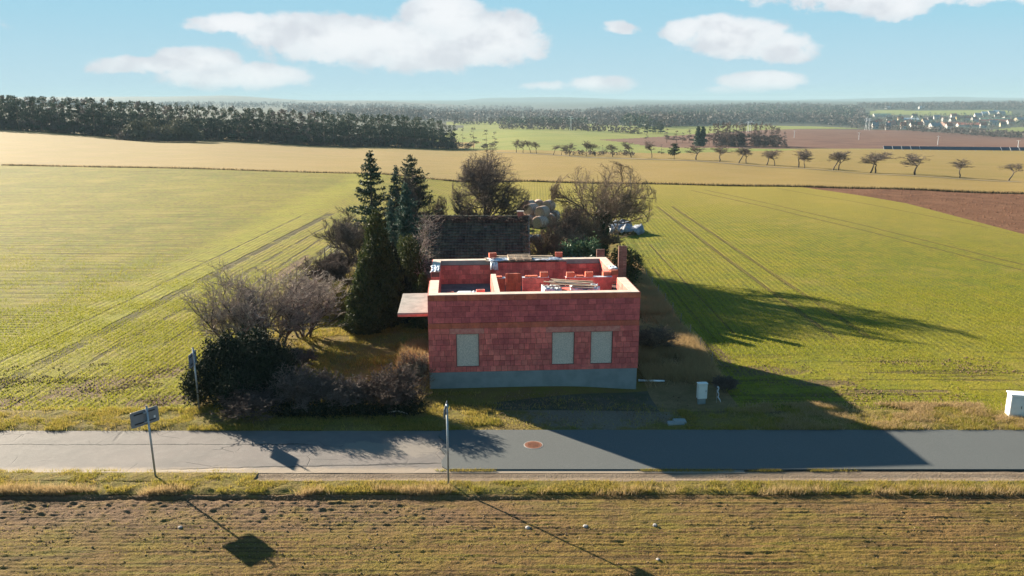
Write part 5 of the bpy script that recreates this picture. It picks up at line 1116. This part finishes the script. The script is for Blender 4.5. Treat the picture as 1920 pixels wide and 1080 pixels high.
conifer('pine_tree', *at(1264, 299)[:2], 4.6, 1.9, 401, 'small dark pine standing among the bare trees of the far row', 'pine', gap=.5, per=6, nd=22, size=.42, bare=.35, power=.45, droop=0, up=.2)
# lane under the row
lp_ = [at(p, q)[:2] for p, q in ((930, 286), (1100, 295), (1265, 300), (1480, 315), (1640, 327), (1900, 341), (2000, 347))]
mb = MB()
for i in range(len(lp_)-1):
    for k in range(10):
        def q_(t, o): x = lp_[i][0]*(1-t)+lp_[i+1][0]*t; y = lp_[i][1]*(1-t)+lp_[i+1][1]*t-o; return (x, y, tz1(x, y)+.10)
        mb.add([q_(k/10, 4.5), q_((k+1)/10, 4.5), q_((k+1)/10, 1.5), q_(k/10, 1.5)], [(0, 1, 2, 3)])
tag(mb.build('far_lane', simple('lane_asphalt', (.15, .145, .14), None, .3, .9, coord='pos')), kind='structure')
# dark ditch line between fields
def edge_tufts(name, pts, n, h, mat, seed):
    r = np.random.default_rng(seed); P = []
    for _ in range(n):
        t = r.uniform(0, len(pts)-1); i = int(t); f = t-i; P.append((pts[i][0]*(1-f)+pts[i+1][0]*f, pts[i][1]*(1-f)+pts[i+1][1]*f+r.normal(0, .25)))
    return scatter_blades(name, np.array(P), h, .03, mat, .4, seed)
edge_tufts('field_edge_grass', [(-100, 158.2), (-12, 137.2), (31, 117.2), (68, 104.2), (110, 92)], 14000, .35, 'juniper', 31)
edge_tufts('field_edge_straw', [(-100, 158.6), (-12, 137.6), (31, 117.6), (68, 104.6), (110, 92.5)], 9000, .35, 'blade_dry', 32)

# ------------------------------------------------------------------ pine forest at the left
def pine_mesh(seed, n=330, bare=.42, mat='pine', wd=.17, bl=9):
    r = np.random.default_rng(seed); B = []
    for k in range(bl):
        t = r.uniform(bare, .93); rr = wd*(1.05-.75*(t-bare)/(1-bare))*r.uniform(.55, 1.0); a = r.uniform(0, 6.28); o = wd*.55*(1.1-t)
        B.append((math.cos(a)*o*1.6, math.sin(a)*o*1.6, t, rr*.8, rr*.8, rr*.42))
    B.append((0, 0, .93, wd*.35, wd*.35, .07)); P = blobs_pts(B, int(n*1.7), .35, r); V, F = leaf_tris(P, .034, .4, .8, r)
    return mesh_np('crown', V, F, M[mat])
tmb = MB().tube([(0, 0, 0), (.004, 0, .5), (0, .003, .93)], [.011, .008, .003], 5); trunk_me = tmb.mesh('trunk', simple('pine_trunk', (.16, .10, .075), (.09, .07, .06), 3, .95, rnd=.3), True)
pines = [pine_mesh(500+k, n=420, wd=.2, bare=[.3, .15, .35, .05, .22][k]) for k in range(5)]
fulls = [pine_mesh(560+k, 420, .03, 'pine', .2, 12) for k in range(3)]
bares = [pine_mesh(520+k, 300, .1, 'bare_mass', .2, 8) for k in range(3)]
fl = [(-420, 232), (-60, 242), (0, 244), (160, 253), (240, 258), (360, 262), (520, 267), (700, 275), (860, 281)]
flw = []
for px, py in fl:
    D = np.interp(px, [-420, 0, 360, 880], [330, 345, 352, 398]); x, z = atD(px, D); flw.append((x, D))
flw = np.array(flw); seglen = np.concatenate([[0], np.cumsum(np.hypot(*np.diff(flw, axis=0).T))])
def fpt(s, back): return np.interp(s, seglen, flw[:, 0])-back*.12, np.interp(s, seglen, flw[:, 1])+back
rf = random.Random(5); s = 2.0; cnt = 0
while s < seglen[-1]:
    x, y = fpt(s, rf.uniform(0, 3)); topy = np.interp(960+x/y*FPX*.985, [0, 250, 400, 560, 760, 820, 890], [178, 186, 197, 206, 214, 222, 246]); h = ztop(topy, y)-tz1(x, y); h *= rf.uniform(.82, 1.02)
    bare_ = rf.random() < .12; root = empty('forest_tree' if bare_ else 'pine_tree', (x, y, tz1(x, y)), rf.uniform(0, 6.28), 'bare tree at the front edge of the dark pine forest' if bare_ else 'tall dark pine at the front edge of the forest on the left', 'tree', 'bare trees at the forest edge' if bare_ else 'pines at the forest edge')
    link('trunk', trunk_me, root); link('crown', rf.choice(bares if bare_ else pines), root); w_ = h*rf.uniform(.8, 1.25)*(1.1 if h < 12 else 1); root.scale = (w_, w_, h); s += rf.uniform(2.2, 4.4); cnt += 1
# the mass behind
def merge(name, items, mat):
    Vs, Fs, o = [], [], 0; cache = {}
    for me, loc, sc_, rz in items:
        if me.name not in cache:
            v = np.empty(len(me.vertices)*3, np.float32); me.vertices.foreach_get('co', v); n = me.polygons[0].loop_total; f = np.empty(len(me.loops), np.int32); me.loops.foreach_get('vertex_index', f); cache[me.name] = (v.reshape(-1, 3), f.reshape(-1, n))
        v, f = cache[me.name]; c_, s_ = math.cos(rz), math.sin(rz); V = v*np.array(sc_); V = np.stack([V[:, 0]*c_-V[:, 1]*s_, V[:, 0]*s_+V[:, 1]*c_, V[:, 2]], 1)+np.array(loc); Vs.append(V); Fs.append(f+o); o += len(V)
    return tag(link(name, mesh_np(name, np.concatenate(Vs), np.concatenate(Fs), mat)), kind='stuff')
items = []; bitems = []; titems = []
for rowi in range(8):
    s = rf.uniform(0, 4)
    while s < seglen[-1]-rowi*1.0:
        x, y = fpt(s, 4+rowi*4.5+rf.uniform(-1.5, 1.5)); topy = np.interp(960+x/y*FPX*.985, [0, 250, 400, 560, 760, 820, 890], [174, 184, 195, 204, 213, 221, 246]); h = (ztop(topy, y)-tz1(x, y))*rf.uniform(.75, 1.0)*(1.0 if rowi else .97)
        w_ = h*rf.uniform(.8, 1.2); (bitems if rf.random() < .22 and x < -90 else items).append((rf.choice(fulls if rowi < 5 else pines), (x, y, tz1(x, y)), (w_, w_, h), rf.uniform(0, 6.28)))
        if rowi < 3: titems.append((trunk_me, (x, y, tz1(x, y)), (w_, w_, h), 0))
        s += rf.uniform(3.2, 5.5)
merge('forest', items, M['pine']); merge('forest_bare_trees', bitems, M['bare_mass']); 
# undergrowth along the forest edge
B = []
for k in range(230):
    s = seglen[-1]*k/230; x, y = fpt(s, 1.5+rf.uniform(-1, 4)); B.append((x, y+2, tz1(x, y)+2.2, 2.2, 1.5, rf.uniform(2.2, 4.2)))
V, F = leaf_tris(blobs_pts(B, 34000, .3), .75, .8, .7); tag(link('forest_undergrowth', mesh_np('forest_undergrowth', V, F, M['bare_mass'])), kind='stuff')
# domed thicket in front
x, y, z = at(292, 266); B = []
for k in range(26):
    a = rf.uniform(-1, 1); zz = rf.uniform(.1, .85)*(1-a*a*.75); B.append((a*15.0, rf.uniform(-4, 4), zz*11.5, 3.0, 2.6, 1.8))
root = empty('thicket', (x, y+4, z), 0, 'rounded thicket of trees standing in front of the pine forest', 'trees'); P = blobs_pts(B, 9000, .4); P = P[P[:, 2] > 0]; V, F = leaf_tris(P, .6, .5, .8); link('crown', mesh_np('crown', V, F, leafmat('thicket_leaf', (.055, .06, .04), (.10, .095, .06), .15)), root)
P = blobs_pts([(a*14, -2, 1.5, 3, 2, 2.2) for a in np.linspace(-1, 1, 9)], 3500, .4); P = P[P[:, 2] > 0]; V, F = leaf_tris(P, .6, .6, .6); link('undergrowth', mesh_np('undergrowth', V, F, M['bare_mass']), root)
for k in range(7):
    q = MB().tube([(-12+4*k, -1, 0), (-11.5+4*k, -1, 7.5)], [.18, .07], 5).build('trunk', M['bark'], root)
# bare trees at the right end of the forest
for i, (px, py, hp, wp) in enumerate([(888, 283, 42, 34), (912, 285, 36, 30), (868, 282, 40, 26), (928, 286, 30, 24)]):
    x, z = atD(px, 385+5*i); y = 385+5*i; s_ = y/FPX; root = empty('forest_edge_tree', (x, y, z), 0, ordn[i]+' bare grey tree at the right end of the forest', 'tree'); link('trunk', trunk_me, root); link('crown', bares[i % 3], root); root.scale = (wp*s_, wp*s_, hp*s_)
    [setattr(c_, 'scale', (1.7, 1.7, 1)) for c_ in root.children if c_.name.startswith('crown')]

# ------------------------------------------------------------------ copse, far trees
reds = [pine_mesh(540+k, 420, .06, 'bare_red', .2, 11) for k in range(4)]
def far_tree(name, px, py, hp, me, wf, label, group, D=None, tr=True, cat='tree'):
    if D is None: x, y, z = at(px, py)
    else: x, z = atD(px, D); y = D
    h = hp*y/FPX; root = empty(name, (x, y, z), rf.uniform(0, 6.28), label, cat, group); link('trunk', trunk_me, root); link('crown', me, root); root.scale = (h*wf, h*wf, h); return root
for k in range(54):
    px = 1326+rf.random()*148; D = 450+rf.random()*26; hp = np.interp(px, [1326, 1345, 1400, 1440, 1462, 1476], [36, 41, 43, 42, 34, 24])*rf.uniform(.85, 1.05)
    far_tree('copse_tree', px, 0, hp, rf.choice(reds), 1.0, 'bare reddish tree in the dense copse at the edge of the brown field', 'trees of the bare copse', D)
sp_ = []
for i, (px, hp) in enumerate([(1308, 37), (1317, 35)]):
    c_ = conifer('spruce_tree', *atD(px, 448)[:1], 448, hp*448/FPX, 2.9, 410+i, ('left' if i == 0 else 'right')+' one of the two dark spruces left of the bare copse', 'spruce', gap=1.2, per=8, nd=9, size=1.1, bare=.1, power=.6)
for k in range(12):
    px = 1206+rf.random()*38; D = 700+rf.random()*20; far_tree('pine_tree', px, 0, rf.uniform(17, 23), rf.choice(pines), 1.5, 'dark pine in the small clump on the far side of the green meadow', 'small dark pine clump', D)
for px in (1182, 1190, 1198, 1250, 1268, 1280, 1292): far_tree('bare_tree', px, 0, rf.uniform(14, 26), rf.choice(reds), 1.7, 'reddish bare tree left of the two dark spruces' if px > 1240 else 'pale bare tree beside the small dark pine clump', 'bare trees near the far clump' if px < 1240 else 'reddish trees by the spruces', 500 if px > 1240 else 690)
# distant woods as masses of small crowns
def wood(name, quad, n, hm, mat, seed, tri=10, size=None, wf=.5):
    """quad: image polygon on the ground"""
    r = random.Random(seed); rr = np.random.default_rng(seed); tri = int(tri*2.4); xs = [p[0] for p in quad]; ys_ = [p[1] for p in quad]; pts = []; k = 0
    while len(pts) < n and k < n*30:
        k += 1; px, py = r.uniform(min(xs), max(xs)), r.uniform(min(ys_), max(ys_))
        if inpoly(px, py, quad): pts.append((px, py))
    pts = np.array(pts); D_ = []
    C = np.array([at(*p) for p in pts]); n = len(C); h = hm*rr.uniform(.7, 1.2, n); B = np.repeat(C, tri, 0); hh = np.repeat(h, tri)
    d = unit(rr.normal(size=(n*tri, 3))); P = B+np.stack([d[:, 0]*hh*wf*.55, d[:, 1]*hh*wf*.55, hh*.55+d[:, 2]*hh*.42], 1)
    V, F = leaf_tris(P, hm*(size or .21), .8, .8, rr); return tag(link(name, mesh_np(name, V, F, M[mat])), kind='stuff')
wood('distant_wood', [(540, 203), (800, 208), (1000, 214), (1120, 216), (1120, 228), (900, 226), (840, 230), (700, 224), (540, 214)], 1500, 15, 'bare_mass', 1, 8)
wood('distant_wood', [(1100, 210), (1200, 203), (1500, 200), (1615, 206), (1625, 232), (1600, 238), (1500, 232), (1420, 231), (1330, 235), (1250, 242), (1180, 236), (1100, 228)], 3200, 14, 'bare_mass', 2, 10)
wood('distant_conifers', [(1180, 214), (1480, 206), (1600, 212), (1610, 232), (1520, 230), (1400, 228), (1260, 236)], 900, 15, 'pine', 3, 10)
wood('distant_wood', [(1600, 200), (1920, 198), (2200, 198), (2200, 207), (1900, 206), (1640, 206)], 1500, 14, 'bare_mass', 4, 8)
wood('distant_wood', [(1560, 238), (1640, 243), (1740, 249), (1800, 253), (1930, 262), (2050, 266), (2050, 262), (1920, 256), (1800, 249), (1640, 241)], 420, 6, 'bare_mass', 5, 10)
wood('village_trees', [(1620, 218), (1760, 218), (1920, 214), (1920, 242), (1760, 241), (1620, 238)], 200, 7, 'bare_mass', 6, 9)
wood('village_conifers', [(1620, 220), (1920, 216), (1920, 240), (1640, 240)], 130, 9, 'pine', 16, 9)
wood('hedgerow', [(930, 241.5), (1080, 243), (1180, 250), (1180, 251.5), (1080, 245), (930, 243)], 160, 6, 'bare_mass', 7, 9)
wood('hedgerow', [(940, 233), (1100, 236), (1100, 238.5), (940, 235)], 150, 10, 'pine', 8, 9)
wood('hedgerow', [(850, 231), (1160, 236), (1160, 240), (1100, 239), (850, 234)], 190, 9, 'bare_mass', 9, 9)
wood('distant_conifers', [(1170, 232), (1215, 234), (1215, 242), (1170, 240)], 50, 14, 'pine', 10, 10)
wood('distant_wood', [(-400, 196), (600, 196), (1000, 205), (1000, 210), (600, 204), (-400, 204)], 1700, 16, 'bare_mass', 11, 7)
# bushes behind the row
wood('hedgerow', [(1060, 290), (1190, 292), (1190, 293), (1060, 291)], 60, 1.6, 'bare_mass', 12, 10)
for i, (px, py, hp) in enumerate([(1213, 262, 14), (1240, 290, 18), (1130, 291, 17), (1175, 292, 18)]): far_tree('bare_tree', px, 289 if py > 280 else 262, hp, bares[i % 3], 1.6, ['bare bushy tree behind the small dark clump', 'pale bushy bare tree behind the row near the small pine', 'pale bare bush behind the row, left of middle', 'pale bare bush behind the row, right of middle'][i], None)

# ------------------------------------------------------------------ village
roofm = {k: simple('roof_'+k, c_, None, .2, .9) for k, c_ in dict(red=(.36, .11, .07), brown=(.16, .09, .07), grey=(.22, .23, .25), white=(.62, .64, .66), green=(.13, .20, .15), orange=(.48, .19, .11)).items()}
wallm = {k: simple('wall_'+k, c_, None, .2, .9) for k, c_ in dict(white=(.46, .44, .42), cream=(.46, .38, .26), yellow=(.55, .42, .18), pink=(.50, .33, .28), grey=(.35, .35, .36)).items()}
winm = simple('dark_pane', (.04, .05, .06), None, 1, .3)
vil = [(1653, 217, 24, 'green', 'white'), (1638, 234, 6, 'brown', 'white'), (1648, 232, 9, 'red', 'white'), (1640, 240, 8, 'grey', 'white'), (1671, 235, 11, 'red', 'pink'), (1680, 234, 8, 'brown', 'cream'), (1706, 226, 22, 'white', 'grey'), (1703, 232, 10, 'red', 'white'), (1712, 238, 9, 'brown', 'white'), (1735, 233, 8, 'grey', 'white'), (1733, 229, 7, 'brown', 'cream'), (1752, 240, 15, 'grey', 'white'), (1783, 234, 32, 'orange', 'pink'), (1778, 240, 9, 'red', 'white'), (1817, 236, 32, 'red', 'white'), (1800, 224, 11, 'brown', 'yellow'), (1812, 224, 9, 'red', 'white'), (1833, 218, 9, 'grey', 'white'), (1845, 215, 9, 'white', 'grey'), (1858, 213, 10, 'grey', 'white'), (1867, 212, 8, 'white', 'white'), (1877, 214, 9, 'grey', 'white'), (1856, 229, 42, 'red', 'cream'), (1865, 226, 40, 'green', 'grey'), (1863, 233, 12, 'grey', 'white'), (1898, 223, 26, 'brown', 'white'), (1911, 227, 13, 'grey', 'cream'), (1693, 240, 7, 'red', 'white'), (1667, 226, 7, 'brown', 'white'), (1688, 226, 7, 'red', 'cream'), (1724, 238, 7, 'red', 'cream'), (1743, 226, 7, 'brown', 'white'), (1756, 222, 8, 'grey', 'white'), (1770, 226, 7, 'red', 'white'), (1785, 228, 8, 'brown', 'white'), (1826, 226, 8, 'brown', 'white'), (1843, 238, 8, 'red', 'white'), (1880, 236, 8, 'brown', 'cream'), (1664, 242, 6, 'grey', 'white'), (1893, 231, 9, 'red', 'white'), (1665, 203, 8, 'white', 'white'), (1728, 203, 8, 'white', 'white'), (1759, 198, 5, 'white', 'white'), (1828, 231, 7, 'grey', 'cream'), (1714, 220, 7, 'brown', 'white'), (1788, 219, 8, 'red', 'white'), (1870, 220, 8, 'brown', 'white'), (1935, 225, 12, 'red', 'white'), (1950, 232, 12, 'brown', 'cream')]
for i, (px, py, wp, rc, wc) in enumerate(vil):
    x, y, z = at(px, py+1.5); w_ = wp*y/FPX; d_ = min(w_*.75, 13); hw = 3.6 if wp > 18 else 4.2; hr = 2.2 if wp > 18 else 3.2; rz = rf.uniform(-.35, .35)
    big = wp > 18
    lab = f'{"long" if big else "small"} {wc} walled building with {rc} roof in the distant village'
    if big: lab += {1653: ', highest, below the green hill', 1706: ', at middle left', 1783: ', nearest the centre', 1817: ', right of the orange one', 1856: ', before the green roofed hall', 1865: ', at the right', 1898: ', at the far right'}.get(px, '')
    w_ *= 1.25; d_ *= 1.25; hr *= 1.35; root = empty('village_house', (x, y, z-.3), rz, lab, 'house', None if big else f'{wc} houses with {rc} roofs in the village')
    MB().box(-w_/2, w_/2, -d_/2, d_/2, 0, hw).add([(-w_/2, -d_/2+.01, hw), (-w_/2, d_/2-.01, hw), (-w_/2, 0, hw+hr*.92), (w_/2, -d_/2+.01, hw), (w_/2, d_/2-.01, hw), (w_/2, 0, hw+hr*.92)], [(0, 1, 2), (3, 5, 4)]).build('wall', wallm[wc], root)
    a = w_/2+.4; b_ = d_/2+.5; rr_ = MB().add([(-a, -b_, hw-.3), (a, -b_, hw-.3), (a, 0, hw+hr), (-a, 0, hw+hr), (a, b_, hw-.3), (-a, b_, hw-.3), (-a, -b_, hw-.05), (a, -b_, hw-.05), (a, 0, hw+hr+.25), (-a, 0, hw+hr+.25), (a, b_, hw-.05), (-a, b_, hw-.05)], [(0, 3, 2, 1), (3, 5, 4, 2), (6, 7, 8, 9), (9, 8, 10, 11), (0, 1, 7, 6), (5, 11, 10, 4), (0, 6, 9, 3), (3, 9, 11, 5), (1, 2, 8, 7), (2, 4, 10, 8)]).build('roof', roofm[rc], root)
    if not big: MB().box(w_*.2, w_*.2+.7, -.3, .4, hw+hr-.6, hw+hr+1.1).build('chimney', roofm['red'], rr_)
    n = max(2, int(w_/3.2))
    for k in range(min(n, 6)): cx = -w_/2+(k+.5)*w_/min(n, 6); MB().box(cx-.5, cx+.5, -d_/2-.04, -d_/2+.02, 1.2, 2.6).build('window', winm, root)
# solar array behind the yellow field
for i in range(16):
    px = 1668+i*17; x, y, z = at(px, 281.5+i*.18); root = empty('solar_table', (x, y, z), R(-10), 'dark blue table of solar panels in the row behind the yellow field', 'solar panel', 'solar panels behind the yellow field')
    MB().add([(-2.9, -1.0, .5), (2.9, -1.0, .5), (2.9, 1.2, 2.0), (-2.9, 1.2, 2.0), (-2.9, -1.0, .44), (2.9, -1.0, .44), (2.9, 1.2, 1.94), (-2.9, 1.2, 1.94)], [(0, 1, 2, 3), (7, 6, 5, 4), (0, 4, 5, 1), (2, 6, 7, 3), (1, 5, 6, 2), (0, 3, 7, 4)]).build('panel', simple('solar_glass', (.03, .04, .06), None, 1, .25, spec=.6) if i == 0 else MATS['solar_glass'], root)
    MB().tube([(-2.2, .2, 0), (-2.2, .2, 1.2)], .07, 4).tube([(2.2, .2, 0), (2.2, .2, 1.2)], .07, 4).build('leg', M['steel'], root); MB().tube([(-2.95, -1.0, .52), (-2.95, 1.25, 2.05)], .06, 4).build('frame', M['label'], root)
# poles and pylons
def wires(mb, a, b, sag): mb.tube([tuple(a[j]*(1-t)+b[j]*t-(sag*4*t*(1-t) if j == 2 else 0) for j in range(3)) for t in (0, .25, .5, .75, 1)], .02, 3, False)
for i, (px, py, hp) in enumerate([(1489, 258, 13), (1610, 262, 14), (1758, 272, 17), (1908, 280, 17)]):
    x, y, z = at(px, py); h = hp*y/FPX; root = empty('utility_pole', (x, y, z), 0, ordn[i]+' pale utility pole from the left in the brown field', 'pole', 'utility poles in the brown field'); MB().tube([(0, 0, 0), (0, 0, h)], [.2, .13], 7).build('pole', M['label'], root); MB().box(-1, 1, -.08, .08, h-.5, h-.35).build('crossarm', M['label'], root)
for i, (px, py, hp, D) in enumerate([(1402, 0, 20, 760), (1408, 0, 20, 765), (1070, 0, 26, 760), (1629, 0, 22, 900), (1623, 0, 22, 905)]):
    x, z = atD(px, D); h = hp*D/FPX; root = empty('power_pylon', (x, D, z), 0, ['left', 'right', 'lone', 'far right', 'far left'][i]+' pale lattice pylon '+('above the bare copse' if i < 2 else 'over the green meadow' if i == 2 else 'before the village'), 'pylon'); q = MB()
    for s_ in (-1, 1): q.tube([(s_*.9, 0, 0), (s_*.25, 0, h)], .14, 4); q.tube([(s_*.9, 0, 0), (-s_*.5, 0, h*.5), (s_*.25, 0, h)], .08, 3)
    q.build('mast', M['label'], root); MB().box(-2.4, 2.4, -.12, .12, h*.82, h*.86).box(-1.6, 1.6, -.12, .12, h*.96, h*.99).build('crossarm', M['label'], root)

# ------------------------------------------------------------------ air
hz = MB().box(-11500, 11500, -3100, 10400, -62, 60).build('haze', None); tag(hz, kind='stuff')
m = bpy.data.materials.new('haze_air'); m.use_nodes = True; m.node_tree.nodes.clear(); t = NT(m.node_tree)
pv = t.n.new('ShaderNodeVolumePrincipled'); pv.inputs['Color'].default_value = (.36, .51, .60, 1); pv.inputs['Density'].default_value = HAZE; pv.inputs['Anisotropy'].default_value = 0
o_ = t.n.new('ShaderNodeOutputMaterial'); t.l.new(pv.outputs[0], o_.inputs['Volume']); hz.data.materials.append(m)
bpy.context.view_layer.update()
